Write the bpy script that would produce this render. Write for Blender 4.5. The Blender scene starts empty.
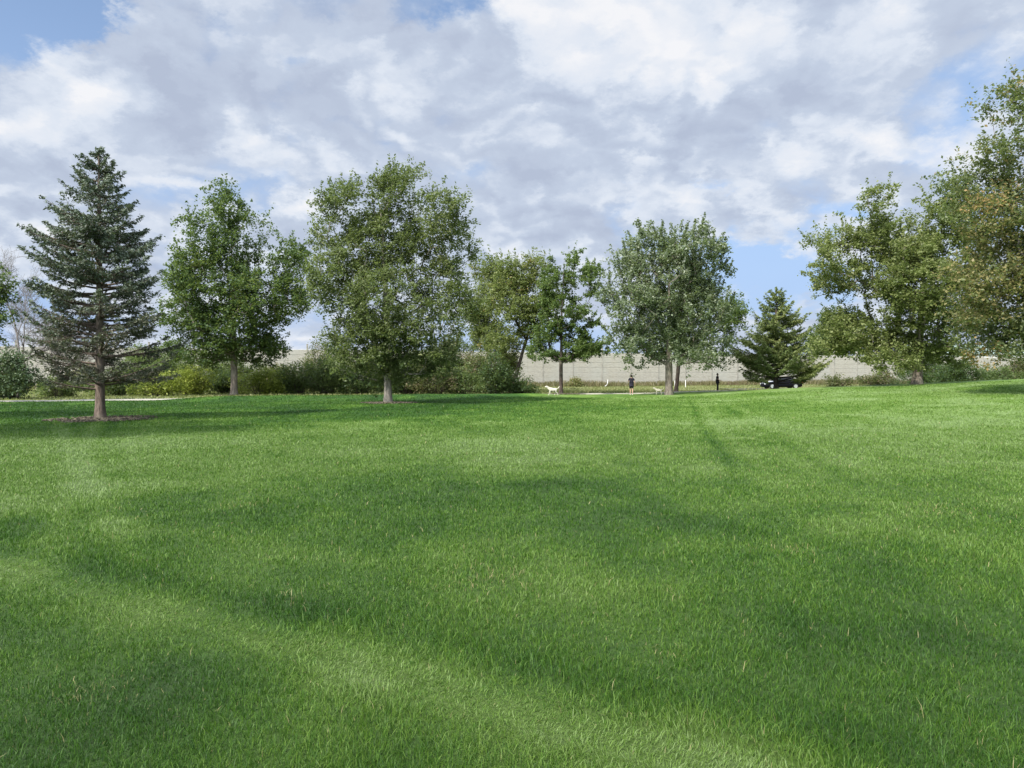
import bpy, math, random
import numpy as np
from mathutils import Vector, Matrix

# ------------------------------------------------------------------ camera, sky, sun, exposure
SC = bpy.context.scene
COL = SC.collection
R = math.radians
F = 769.0            # focal length in pixels at 1024 wide
EYE = 1.6
HOR = 377.0

cam_d = bpy.data.cameras.new('camera')
cam = bpy.data.objects.new('camera', cam_d)
COL.objects.link(cam)
cam.location = (0, 0, EYE)
cam.rotation_euler = (R(90) - math.atan(7 / F), 0, 0)
cam_d.sensor_width = 36
cam_d.lens = 36 * F / 1024
cam_d.clip_start = 0.05
cam_d.clip_end = 6000
SC.camera = cam

SUN_EL = 42.0
SUN_TO = Vector((-0.66, -0.75, 0)).normalized()     # horizontal direction towards the sun
sun_d = bpy.data.lights.new('sun', 'SUN')
sun_d.energy = 4.8
sun_d.angle = R(5)
sun_d.color = (1.0, 0.94, 0.85)
sun = bpy.data.objects.new('sun', sun_d)
COL.objects.link(sun)
d = Vector((SUN_TO.x * math.cos(R(SUN_EL)), SUN_TO.y * math.cos(R(SUN_EL)), math.sin(R(SUN_EL))))
sun.rotation_euler = d.to_track_quat('Z', 'Y').to_euler()

SC.view_settings.view_transform = 'Standard'
SC.view_settings.look = 'None'
SC.view_settings.exposure = 0.78
SC.view_settings.gamma = 1.0
SC.view_settings.use_curve_mapping = False
SC.render.engine = 'CYCLES'
SC.cycles.max_bounces = 5
SC.cycles.diffuse_bounces = 3
SC.cycles.transmission_bounces = 3
SC.cycles.transparent_max_bounces = 4
SC.cycles.sample_clamp_indirect = 4.0


class NT:
    """small helper that writes node maths"""
    def __init__(self, tree):
        self.t = tree

    def n(self, kind, **kw):
        nd = self.t.nodes.new(kind)
        for k, v in kw.items():
            setattr(nd, k, v)
        return nd

    def link(self, a, b):
        self.t.links.new(a, b)

    def put(self, sock, val):
        if isinstance(val, bpy.types.NodeSocket):
            self.link(val, sock)
        elif val is not None:
            sock.default_value = val

    def m(self, op, a, b=None, c=None, clamp=False):
        nd = self.n('ShaderNodeMath', operation=op, use_clamp=clamp)
        self.put(nd.inputs[0], a)
        self.put(nd.inputs[1], b)
        self.put(nd.inputs[2], c)
        return nd.outputs[0]

    def v(self, op, a, b=None, out=0):
        nd = self.n('ShaderNodeVectorMath', operation=op)
        self.put(nd.inputs[0], a)
        self.put(nd.inputs[1], b)
        return nd.outputs[out]

    def step(self, x, lo, hi, a=0.0, b=1.0):
        nd = self.n('ShaderNodeMapRange', interpolation_type='SMOOTHSTEP')
        self.put(nd.inputs[0], x)
        for i, q in enumerate((lo, hi, a, b)):
            self.put(nd.inputs[1 + i], q)
        return nd.outputs[0]

    def mix(self, f, a, b, mode='MIX'):
        nd = self.n('ShaderNodeMix', data_type='RGBA', blend_type=mode)
        self.put(nd.inputs[0], f)
        self.put(nd.inputs[6], a if not isinstance(a, tuple) else (*a[:3], 1))
        self.put(nd.inputs[7], b if not isinstance(b, tuple) else (*b[:3], 1))
        return nd.outputs[2]

    def noise(self, vec, scale, detail=4, rough=0.5, w=None, dist=0.0):
        nd = self.n('ShaderNodeTexNoise')
        if w is not None:
            nd.noise_dimensions = '4D'
            nd.inputs['W'].default_value = w
        self.put(nd.inputs['Vector'], vec)
        nd.inputs['Scale'].default_value = scale
        nd.inputs['Detail'].default_value = detail
        nd.inputs['Roughness'].default_value = rough
        nd.inputs['Distortion'].default_value = dist
        return nd.outputs[0], nd.outputs[1]


def make_sky():
    w = bpy.data.worlds.new('World')
    SC.world = w
    w.use_nodes = True
    w.cycles.sampling_method = 'MANUAL'
    w.cycles.sample_map_resolution = 256
    nt = w.node_tree
    nt.nodes.clear()
    g = NT(nt)
    out = g.n('ShaderNodeOutputWorld')
    bg = g.n('ShaderNodeBackground')
    bg.inputs[1].default_value = 0.1
    g.link(bg.outputs[0], out.inputs[0])
    sky = g.n('ShaderNodeTexSky', sky_type='NISHITA')
    sky.sun_disc = False
    sky.sun_elevation = R(SUN_EL)
    sky.sun_rotation = math.atan2(SUN_TO.x, SUN_TO.y)
    sky.air_density = 1.0
    sky.dust_density = 0.6
    sky.ozone_density = 1.5
    tc = g.n('ShaderNodeTexCoord')
    dr = g.v('NORMALIZE', tc.outputs['Generated'])
    sep = g.n('ShaderNodeSeparateXYZ')
    g.link(dr, sep.inputs[0])
    # perspective: clouds lie on a high sheet
    zz = g.m('ADD', g.m('MAXIMUM', sep.outputs[2], 0.0), 0.42)
    com = g.n('ShaderNodeCombineXYZ')
    g.link(g.m('DIVIDE', sep.outputs[0], zz), com.inputs[0])
    g.link(g.m('DIVIDE', sep.outputs[1], zz), com.inputs[1])
    g.link(g.m('MULTIPLY', sep.outputs[2], 1.0), com.inputs[2])
    p = com.outputs[0]
    # warp of the view direction so that cloud banks get ragged edges
    _, wc = g.noise(p, 3.2, 8, 0.66, w=3.1)
    wv = g.v('SUBTRACT', wc, (0.5, 0.5, 0.5))
    sc = g.n('ShaderNodeVectorMath', operation='SCALE')
    g.link(wv, sc.inputs[0])
    sc.inputs[3].default_value = 0.22
    dw = g.v('ADD', dr, sc.outputs[0])

    def blob(u, v, ru, rv, amp):
        c = Vector(((u - 512) / F, 1.0, (HOR - v) / F))
        L = c.length
        c = c / L
        df = g.v('SUBTRACT', dw, tuple(c))
        sx, sz = L * F / ru, L * F / rv
        df = g.v('MULTIPLY', df, (sx, (sx + sz) * 0.5, sz))
        ln = g.v('LENGTH', df, out=1)
        return g.step(ln, 1.35, 0.25, 0.0, amp)

    def total(bl, base):
        acc = base
        for b in bl:
            acc = g.m('ADD', acc, blob(*b))
        return acc

    n1, _ = g.noise(p, 2.3, 7, 0.55, w=1.7, dist=0.1)
    n2, _ = g.noise(p, 6.5, 8, 0.58, w=7.3)
    n3, _ = g.noise(p, 1.3, 4, 0.5, w=4.4)
    # rounded puffs: cells with a fine fractal edge
    sc2 = g.n('ShaderNodeVectorMath', operation='SCALE')
    g.link(wv, sc2.inputs[0])
    sc2.inputs[3].default_value = 0.35
    pw = g.v('ADD', p, sc2.outputs[0])

    def puff(vec, scale):
        vn = g.n('ShaderNodeTexVoronoi', feature='SMOOTH_F1', voronoi_dimensions='2D')
        g.link(vec, vn.inputs['Vector'])
        vn.inputs['Scale'].default_value = scale
        vn.inputs['Detail'].default_value = 2.0
        vn.inputs['Roughness'].default_value = 0.55
        vn.inputs['Lacunarity'].default_value = 2.3
        vn.inputs['Smoothness'].default_value = 0.45
        vn.normalize = True
        return vn.outputs['Distance']

    v1 = puff(pw, 4.2)
    # ---- cover: negative blobs open the deck onto blue sky
    cov = total([(50, 6, 130, 44, -0.85), (430, 24, 60, 30, -0.40), (930, 105, 90, 50, -0.24), (300, 60, 40, 14, -0.2),
                 (640, 170, 60, 14, -0.20), (770, 285, 110, 40, -0.50), (300, 250, 50, 22, -0.15), (850, 215, 60, 18, -0.3),
                 (30, 330, 150, 60, -0.34), (560, 350, 200, 45, -0.34), (300, 340, 60, 40, -0.30), (880, 30, 60, 30, -0.2),
                 (1000, 30, 90, 50, -0.15), (110, 84, 40, 16, -0.30), (700, 190, 40, 12, -0.3), (20, 60, 90, 20, -0.25)], 0.39)
    cov = g.m('ADD', cov, g.m('MULTIPLY', g.m('SUBTRACT', n1, 0.5), 1.0))
    cov = g.m('ADD', cov, g.m('MULTIPLY', g.m('SUBTRACT', n2, 0.5), 0.45))
    cov = g.m('ADD', cov, g.m('MULTIPLY', g.m('SUBTRACT', 0.27, v1), 1.0))
    cover = g.step(cov, -0.08, 0.26, 0.0, 0.97)
    # ---- brightness of the cloud itself: sunlit tops against grey bellies
    br = total([(650, 25, 200, 60, 0.40), (560, 70, 80, 40, 0.24), (50, 115, 60, 50, 0.34), (245, 140, 80, 16, 0.22),
                (500, 15, 60, 26, 0.2), (770, 160, 56, 24, 0.34), (690, 200, 100, 22, 0.26), (862, 148, 40, 22, 0.25),
                (790, 232, 70, 16, 0.24), (250, 20, 130, 40, 0.14), (405, 80, 30, 30, 0.30), (560, 195, 80, 14, 0.16),
                (30, 225, 60, 20, 0.2), (280, 205, 90, 12, 0.26), (965, 135, 50, 22, 0.22), (420, 180, 60, 10, 0.14),
                (520, 270, 120, 20, 0.16), (880, 20, 60, 30, 0.15),
                (720, 105, 190, 18, -0.22), (330, 100, 190, 34, -0.16), (600, 150, 170, 20, -0.18),
                (170, 110, 44, 70, -0.14), (330, 175, 170, 12, -0.12), (830, 88, 60, 22, -0.14),
                (100, 190, 160, 16, -0.12), (470, 235, 200, 18, -0.10)], 0.42)
    br = g.m('ADD', br, g.m('MULTIPLY', g.m('SUBTRACT', n2, 0.5), 0.7))
    br = g.m('ADD', br, g.m('MULTIPLY', g.m('SUBTRACT', n3, 0.5), 0.4))
    # relief: puffs are brighter on the flank that faces up and left
    ps = g.v('ADD', pw, (-0.030, 0.030, 0.030))
    v2 = puff(ps, 4.2)
    br = g.m('ADD', br, g.m('MULTIPLY', g.m('SUBTRACT', v2, v1), 1.7))
    br = g.m('ADD', br, g.m('MULTIPLY', g.m('SUBTRACT', 0.26, v1), 0.45))
    # thin cloud rims let light through
    br = g.m('ADD', br, g.step(cov, 0.45, 0.08, 0.0, 0.16))
    rp = g.n('ShaderNodeValToRGB')
    g.link(br, rp.inputs[0])
    e = rp.color_ramp.elements
    e[0].position = 0.10
    e[0].color = (0.44, 0.50, 0.63, 1)
    e[1].position = 1.0
    e[1].color = (0.87, 0.875, 0.90, 1)
    k = rp.color_ramp.elements.new(0.42)
    k.color = (0.53, 0.60, 0.725, 1)
    k = rp.color_ramp.elements.new(0.66)
    k.color = (0.70, 0.755, 0.845, 1)
    gain = g.n('ShaderNodeVectorMath', operation='SCALE')
    g.link(rp.outputs[0], gain.inputs[0])
    sd = g.v('DOT_PRODUCT', dr, tuple(d), out=1)  # extra cloud glow around the out-of-view sun, added for soft fill
    g.link(g.m('MULTIPLY', g.m('ADD', 1.0, g.step(sd, 0.05, 0.95, 0.0, 2.6)), 6.2), gain.inputs[3])
    # the clear sky, slightly veiled by thin high cloud
    veil = g.mix(g.m('ADD', g.m('MULTIPLY', n3, 0.35), g.step(sep.outputs[2], 0.0, 0.45, 0.74, 0.10), None, True), sky.outputs[0], (2.3, 3.2, 5.1))
    g.link(g.mix(cover, veil, gain.outputs[0]), bg.inputs[0])


make_sky()

# ------------------------------------------------------------------ small helpers
rs = np.random.RandomState(11)


def tag(o, label=None, cat=None, group=None, kind=None):
    if label:
        o['label'] = label
    if cat:
        o['category'] = cat
    if group:
        o['group'] = group
    if kind:
        o['kind'] = kind
    return o


def empty(name, loc, rz=0.0):
    o = bpy.data.objects.new(name, None)
    COL.objects.link(o)
    o.location = loc
    o.rotation_euler = (0, 0, rz)
    return o


def mesh_np(name, V, quads=None, tris=None, mat=None, parent=None, smooth=False, fattr=None):
    me = bpy.data.meshes.new(name)
    V = np.asarray(V, dtype=np.float32)
    nq = 0 if quads is None else len(quads)
    ntr = 0 if tris is None else len(tris)
    me.vertices.add(len(V))
    me.vertices.foreach_set('co', V.ravel())
    parts, starts = [], []
    if nq:
        parts.append(np.asarray(quads, dtype=np.int32).ravel())
        starts.append(np.arange(nq, dtype=np.int32) * 4)
    if ntr:
        parts.append(np.asarray(tris, dtype=np.int32).ravel())
        starts.append(nq * 4 + np.arange(ntr, dtype=np.int32) * 3)
    li = np.concatenate(parts)
    st = np.concatenate(starts)
    me.loops.add(len(li))
    me.loops.foreach_set('vertex_index', li)
    me.polygons.add(nq + ntr)
    me.polygons.foreach_set('loop_start', st)
    if smooth:
        me.polygons.foreach_set('use_smooth', np.ones(nq + ntr, dtype=bool))
    me.update(calc_edges=True)
    if fattr:
        for k, (dom, a) in fattr.items():
            at = me.attributes.new(k, 'FLOAT', dom)
            at.data.foreach_set('value', np.asarray(a, dtype=np.float32))
    if mat:
        me.materials.append(mat)
    o = bpy.data.objects.new(name, me)
    COL.objects.link(o)
    if parent:
        o.parent = parent
    return o


class MB:
    """collects boxes, prisms and tubes into one mesh"""
    def __init__(self):
        self.V, self.Fc = [], []

    def add(self, vs, fs):
        b = len(self.V)
        self.V += [tuple(v) for v in vs]
        self.Fc += [[b + i for i in f] for f in fs]

    def box(self, c, s, rot=None):
        x, y, z = s[0] / 2, s[1] / 2, s[2] / 2
        vs = [Vector((a * x, b * y, c_ * z)) for a in (-1, 1) for b in (-1, 1) for c_ in (-1, 1)]
        if rot is not None:
            vs = [rot @ v for v in vs]
        vs = [v + Vector(c) for v in vs]
        self.add(vs, [(0, 1, 3, 2), (4, 6, 7, 5), (0, 4, 5, 1), (2, 3, 7, 6), (0, 2, 6, 4), (1, 5, 7, 3)])

    def tube(self, pts, rad, n=8, caps=True):
        P = [Vector(p) for p in pts]
        if not hasattr(rad, '__len__'):
            rad = [rad] * len(P)
        vs, fs = [], []
        ref = Vector((1, 0, 0))
        for i, p in enumerate(P):
            t = (P[min(i + 1, len(P) - 1)] - P[max(i - 1, 0)]).normalized()
            a = ref - t * ref.dot(t)
            if a.length < 1e-3:
                a = Vector((0, 1, 0)) - t * t.y
            a.normalize()
            ref = a
            b = t.cross(a)
            for k in range(n):
                an = 2 * math.pi * k / n
                vs.append(p + (a * math.cos(an) + b * math.sin(an)) * rad[i])
        for i in range(len(P) - 1):
            for k in range(n):
                k2 = (k + 1) % n
                fs.append((i * n + k, i * n + k2, (i + 1) * n + k2, (i + 1) * n + k))
        if caps:
            fs.append(tuple(range(n - 1, -1, -1)))
            fs.append(tuple((len(P) - 1) * n + k for k in range(n)))
        self.add(vs, fs)

    def build(self, name, mat, parent=None, smooth=False):
        me = bpy.data.meshes.new(name)
        me.from_pydata(self.V, [], self.Fc)
        if smooth:
            me.polygons.foreach_set('use_smooth', [True] * len(me.polygons))
        me.update()
        me.materials.append(mat)
        o = bpy.data.objects.new(name, me)
        COL.objects.link(o)
        if parent:
            o.parent = parent
        return o


# ------------------------------------------------------------------ value noise in numpy (terrain, grass colour)
_perm = np.random.RandomState(5).rand(64, 64)


def vnoise(x, y):
    xi, yi = np.floor(x).astype(int), np.floor(y).astype(int)
    fx, fy = x - xi, y - yi
    fx = fx * fx * (3 - 2 * fx)
    fy = fy * fy * (3 - 2 * fy)
    a = _perm[xi % 64, yi % 64]
    b = _perm[(xi + 1) % 64, yi % 64]
    c = _perm[xi % 64, (yi + 1) % 64]
    e = _perm[(xi + 1) % 64, (yi + 1) % 64]
    return (a * (1 - fx) + b * fx) * (1 - fy) + (c * (1 - fx) + e * fx) * fy


def fbm(x, y, o=4):
    s, a, tot = 0, 1.0, 0
    for i in range(o):
        s = s + a * vnoise(x * 2 ** i + 17.3 * i, y * 2 ** i + 5.1 * i)
        tot += a
        a *= 0.5
    return s / tot


def sst(x, a, b):
    t = np.clip((x - a) / (b - a), 0, 1)
    return t * t * (3 - 2 * t)


TX = np.array([-500, 8, 11, 14.3, 16.5, 20.2, 23.2, 25.6, 31.3, 41.3, 70, 500.])
TZ = np.array([0, 0, .03, .13, .28, .45, .63, .75, .95, 1.36, 2.2, 4.0])
WALL_A, WALL_K = 106.4, 0.34        # wall line: Y = WALL_A + WALL_K * X


def ground_h(X, Y):
    X = np.asarray(X, float)
    Y = np.asarray(Y, float)
    ramp = np.interp(X, TX, TZ)
    up = sst(Y, 8, 60)
    down = 1 - 0.9 * sst(Y, 64, 84)
    z = ramp * up * down
    # low swell in front of the far path
    ry = 51 + (X + 24) * 0.5
    z = z + 0.25 * np.exp(-((Y - ry) / 3.0) ** 2) * sst(X, -25, -19) * (1 - sst(X, 1, 6))
    # rise towards the wall
    z = z + 0.25 * sst(Y - (WALL_A + WALL_K * X), -14, -2)
    z = z + (fbm(X * 0.25 + 9, Y * 0.25) - 0.5) * 0.10 * sst(Y, 2, 10)
    return z


def gz(x, y):
    return float(ground_h(np.array([x]), np.array([y]))[0])


def PX(u, Y):
    return (u - 512) / F * Y


def PZ(v, Y):
    return EYE + (HOR - v) / F * Y


def grass_tone(X, Y):
    """0..1 : how pale and yellow the turf is (turf differences, plus shade and sheen put into the colour)"""
    t = 0.45 + 0.62 * (fbm(X * 0.22, Y * 0.16, 4) - 0.5) + 0.34 * (fbm(X * 0.9 + 40, Y * 0.6, 4) - 0.5)
    # wheel track in front; paler tone paints in the light its bent blades reflect
    s = 0.556 * X + 0.831 * Y + 0.35 * (fbm(X * 0.8, Y * 0.8) - .5) - 3.06 + 0.035 * np.minimum(X, 0) ** 2 * 0.5
    t = t + 0.34 * np.exp(-((s + 0.05) / 0.36) ** 2) * (0.4 + 1.1 * fbm(X * 2, Y * 2)) - 0.16 * np.exp(-((s - 0.55) / 0.18) ** 2)
    t = t + 0.20 * np.exp(-((s - 1.75) / 0.3) ** 2) * sst(-X, -1, 2)
    # mower wheel tracks running away to the right
    for off, am in ((0.0, -0.32), (0.55, 0.20), (1.7, -0.22), (2.3, 0.14)):
        q = X - (1.0 + 0.0 * Y + 0.21 * Y) - off + 0.5 * (fbm(Y * 0.12, Y * 0.0 + 3) - .5)
        t = t + am * 0.85 * np.exp(-(q / 0.16) ** 2) * sst(Y, 9, 15) * (1 - sst(Y, 40, 55))
    # mowing lines on the left
    for k in range(4):
        q = X + (0.62 - 0.05 * k) * Y - 0.8 + 0.7 * k
        t = t + (0.30 if k % 2 == 0 else -0.16) * np.exp(-(q / 0.25) ** 2) * sst(Y, 5, 9) * (1 - sst(Y, 28, 40))
    # far lawn reads paler; left strip under the trees has shade painted into its tone
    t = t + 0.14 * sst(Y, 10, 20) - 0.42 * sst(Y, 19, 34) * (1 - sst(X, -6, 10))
    for cx, cy, rx, ry, am in ((-1.9, 3.7, 1.0, 0.8, -0.26), (-5.0, 9.0, 2.6, 1.8, -0.10), (0.2, 9.6, 2.6, 2.6, -0.06), (1.4, 4.2, 0.9, 0.5, -0.16), (6.5, 12, 3.0, 4.0, 0.14), (-7.5, 13.5, 3, 2.5, 0.16), (3.5, 18, 6, 4, 0.08), (-0.5, 5.8, 0.8, 0.8, -0.10)):  # soft foreground shade and brighter spots painted into the tone
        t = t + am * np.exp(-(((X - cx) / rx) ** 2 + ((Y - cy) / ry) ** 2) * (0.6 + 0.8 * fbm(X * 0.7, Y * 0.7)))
    edge = 10.5 + 5 * (fbm(X * 0.3 + 3, Y * 0.3) - 0.5) + 2.0 * sst(X, -2, 1)  # ragged far edge of the foreground shade painted into the tone
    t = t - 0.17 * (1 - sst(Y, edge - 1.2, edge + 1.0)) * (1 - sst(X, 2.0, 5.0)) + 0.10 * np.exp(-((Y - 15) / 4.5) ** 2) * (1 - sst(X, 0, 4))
    t = t + 0.12 * sst(X, 2, 9) + 0.34 * (fbm(X * 2.3 + 11, Y * 1.9, 3) - 0.5)
    t = t + 0.22 * sst(fbm(X * 0.35 + 31, Y * 0.3 + 8, 3), 0.55, 0.72)
    return np.clip(t, 0, 1)


# ------------------------------------------------------------------ materials
def principled(name, color, rough=0.7, spec=0.3, metal=0.0, var=0.0, scale=8.0, bump=0.0):
    m = bpy.data.materials.new(name)
    m.use_nodes = True
    g = NT(m.node_tree)
    b = m.node_tree.nodes['Principled BSDF']
    b.inputs['Roughness'].default_value = rough
    b.inputs['Metallic'].default_value = metal
    b.inputs['Specular IOR Level'].default_value = spec
    tc = g.n('ShaderNodeTexCoord')
    f, _ = g.noise(tc.outputs['Object'], scale, 5, 0.6)
    lo = tuple(c * (1 - var) for c in color)
    hi = tuple(min(1, c * (1 + var)) for c in color)
    g.link(g.mix(g.step(f, 0.3, 0.7), lo, hi), b.inputs['Base Color'])
    if bump:
        bp = g.n('ShaderNodeBump')
        bp.inputs['Distance'].default_value = bump
        g.link(f, bp.inputs['Height'])
        g.link(bp.outputs[0], b.inputs['Normal'])
    return m


def bark(name, color, scale=10.0):
    m = bpy.data.materials.new(name)
    m.use_nodes = True
    g = NT(m.node_tree)
    b = m.node_tree.nodes['Principled BSDF']
    b.inputs['Roughness'].default_value = 0.9
    b.inputs['Specular IOR Level'].default_value = 0.15
    tc = g.n('ShaderNodeTexCoord')
    st = g.v('MULTIPLY', tc.outputs['Object'], (1, 1, 0.22))
    f, _ = g.noise(st, scale, 6, 0.7)
    f2, _ = g.noise(tc.outputs['Object'], 1.2, 3, 0.6)
    c = g.mix(g.step(f, 0.35, 0.65), tuple(x * 0.5 for x in color), tuple(x * 1.3 for x in color))
    c = g.mix(g.step(f2, 0.45, 0.7, 0, 0.35), c, (0.16, 0.18, 0.13))
    g.link(c, b.inputs['Base Color'])
    bp = g.n('ShaderNodeBump')
    bp.inputs['Distance'].default_value = 0.04
    g.link(f, bp.inputs['Height'])
    g.link(bp.outputs[0], b.inputs['Normal'])
    return m


def leaf_mat(name, dark, mid, light, accent=None, acc_from=0.93, transl=0.48, rough=0.5):
    """leaf colour differs leaf by leaf (rnd) and clump by clump (clu)"""
    m = bpy.data.materials.new(name)
    m.use_nodes = True
    nt = m.node_tree
    g = NT(nt)
    b = nt.nodes['Principled BSDF']
    out = nt.nodes['Material Output']
    a1 = g.n('ShaderNodeAttribute', attribute_name='rnd')
    a2 = g.n('ShaderNodeAttribute', attribute_name='clu')
    t = g.m('ADD', g.m('MULTIPLY', a1.outputs['Fac'], 0.55), g.m('MULTIPLY', a2.outputs['Fac'], 0.45))
    rp = g.n('ShaderNodeValToRGB')
    g.link(t, rp.inputs[0])
    e = rp.color_ramp.elements
    e[0].position = 0.1
    e[0].color = (*dark, 1)
    e[1].position = 0.9
    e[1].color = (*light, 1)
    k = rp.color_ramp.elements.new(0.5)
    k.color = (*mid, 1)
    col = rp.outputs[0]
    if accent:
        tt = g.m('ADD', g.m('MULTIPLY', a1.outputs['Fac'], 0.35), g.m('MULTIPLY', a2.outputs['Fac'], 0.65))
        col = g.mix(g.step(tt, acc_from - 0.04, acc_from + 0.04), col, accent)
    g.link(col, b.inputs['Base Color'])
    b.inputs['Roughness'].default_value = rough
    b.inputs['Specular IOR Level'].default_value = 0.35
    tr = g.n('ShaderNodeBsdfTranslucent')
    g.link(g.mix(0.5, col, (0.24, 0.32, 0.06)), tr.inputs[0])
    mx = g.n('ShaderNodeMixShader')
    mx.inputs[0].default_value = transl
    g.link(b.outputs[0], mx.inputs[1])
    g.link(tr.outputs[0], mx.inputs[2])
    g.link(mx.outputs[0], out.inputs[0])
    return m


LAWN_RAMP = [(0.0, (0.016, 0.054, 0.006)), (0.35, (0.046, 0.115, 0.010)), (0.65, (0.106, 0.186, 0.024)), (1.0, (0.180, 0.262, 0.090))]


def ramp(g, fac, stops):
    rp = g.n('ShaderNodeValToRGB')
    g.link(fac, rp.inputs[0])
    e = rp.color_ramp.elements
    e[0].position, e[0].color = stops[0][0], (*stops[0][1], 1)
    e[1].position, e[1].color = stops[-1][0], (*stops[-1][1], 1)
    for p, c in stops[1:-1]:
        k = e.new(p)
        k.color = (*c, 1)
    return rp.outputs[0]


def lawn_blade_mat():
    m = bpy.data.materials.new('grass_blade')
    m.use_nodes = True
    nt = m.node_tree
    g = NT(nt)
    b = nt.nodes['Principled BSDF']
    out = nt.nodes['Material Output']
    a1 = g.n('ShaderNodeAttribute', attribute_name='rnd')
    a2 = g.n('ShaderNodeAttribute', attribute_name='tone')
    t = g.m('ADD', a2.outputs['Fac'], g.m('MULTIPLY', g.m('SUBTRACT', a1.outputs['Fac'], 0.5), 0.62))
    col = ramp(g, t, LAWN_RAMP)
    col = g.mix(g.step(a1.outputs['Fac'], 0.985, 0.992), col, (0.26, 0.24, 0.11))
    g.link(col, b.inputs['Base Color'])
    b.inputs['Roughness'].default_value = 0.55
    b.inputs['Specular IOR Level'].default_value = 0.3
    tr = g.n('ShaderNodeBsdfTranslucent')
    g.link(g.mix(0.4, col, (0.10, 0.24, 0.02)), tr.inputs[0])
    mx = g.n('ShaderNodeMixShader')
    mx.inputs[0].default_value = 0.35
    g.link(b.outputs[0], mx.inputs[1])
    g.link(tr.outputs[0], mx.inputs[2])
    g.link(mx.outputs[0], out.inputs[0])
    return m


def ground_mat():
    m = bpy.data.materials.new('turf')
    m.use_nodes = True
    nt = m.node_tree
    g = NT(nt)
    b = nt.nodes['Principled BSDF']
    tc = g.n('ShaderNodeTexCoord')
    o = tc.outputs['Object']
    at = g.n('ShaderNodeAttribute', attribute_name='tone')
    ar = g.n('ShaderNodeAttribute', attribute_name='wild')
    near = g.n('ShaderNodeAttribute', attribute_name='near')
    f1, _ = g.noise(o, 26.0, 5, 0.75)
    f2, _ = g.noise(o, 5.0, 6, 0.7)
    f3, _ = g.noise(o, 1.1, 5, 0.65)
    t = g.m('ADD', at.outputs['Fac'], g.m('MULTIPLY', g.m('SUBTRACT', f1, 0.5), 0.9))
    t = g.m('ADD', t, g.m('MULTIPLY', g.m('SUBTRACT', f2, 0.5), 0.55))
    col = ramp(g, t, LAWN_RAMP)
    # soil and thatch between the blades close by
    col = g.mix(g.m('MULTIPLY', near.outputs['Fac'], 0.55), col, (0.035, 0.055, 0.016))
    # rough field beyond the path: straw and olive
    r1 = ramp(g, f2, [(0.3, (0.085, 0.12, 0.035)), (0.5, (0.17, 0.19, 0.07)), (0.7, (0.27, 0.24, 0.12))])
    r1 = g.mix(g.step(f3, 0.5, 0.7), r1, (0.13, 0.16, 0.05))
    col = g.mix(ar.outputs['Fac'], col, r1)
    g.link(col, b.inputs['Base Color'])
    b.inputs['Roughness'].default_value = 0.75
    b.inputs['Specular IOR Level'].default_value = 0.2
    bp = g.n('ShaderNodeBump')
    bp.inputs['Distance'].default_value = 0.06
    bp.inputs['Strength'].default_value = 0.8
    g.link(g.m('ADD', f1, f2), bp.inputs['Height'])
    g.link(bp.outputs[0], b.inputs['Normal'])
    return m


def wall_mat():
    m = bpy.data.materials.new('precast_concrete')
    m.use_nodes = True
    g = NT(m.node_tree)
    b = m.node_tree.nodes['Principled BSDF']
    tc = g.n('ShaderNodeTexCoord')
    o = tc.outputs['Object']
    st = g.v('MULTIPLY', o, (0.8, 0.8, 3.0))
    f, _ = g.noise(st, 3.0, 6, 0.7)
    f2, _ = g.noise(o, 0.25, 4, 0.6)
    sv = g.v('MULTIPLY', o, (3.0, 3.0, 0.3))
    f3, _ = g.noise(sv, 1.2, 4, 0.6)
    c = g.mix(g.step(f, 0.3, 0.7), (0.28, 0.267, 0.225), (0.385, 0.368, 0.312))
    c = g.mix(g.step(f2, 0.4, 0.7, 0, 0.5), c, (0.34, 0.345, 0.31))
    c = g.mix(g.step(f3, 0.56, 0.72, 0, 0.45), c, (0.26, 0.25, 0.22))
    g.link(c, b.inputs['Base Color'])
    b.inputs['Roughness'].default_value = 0.9
    bp = g.n('ShaderNodeBump')
    bp.inputs['Distance'].default_value = 0.05
    g.link(f, bp.inputs['Height'])
    g.link(bp.outputs[0], b.inputs['Normal'])
    return m


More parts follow.
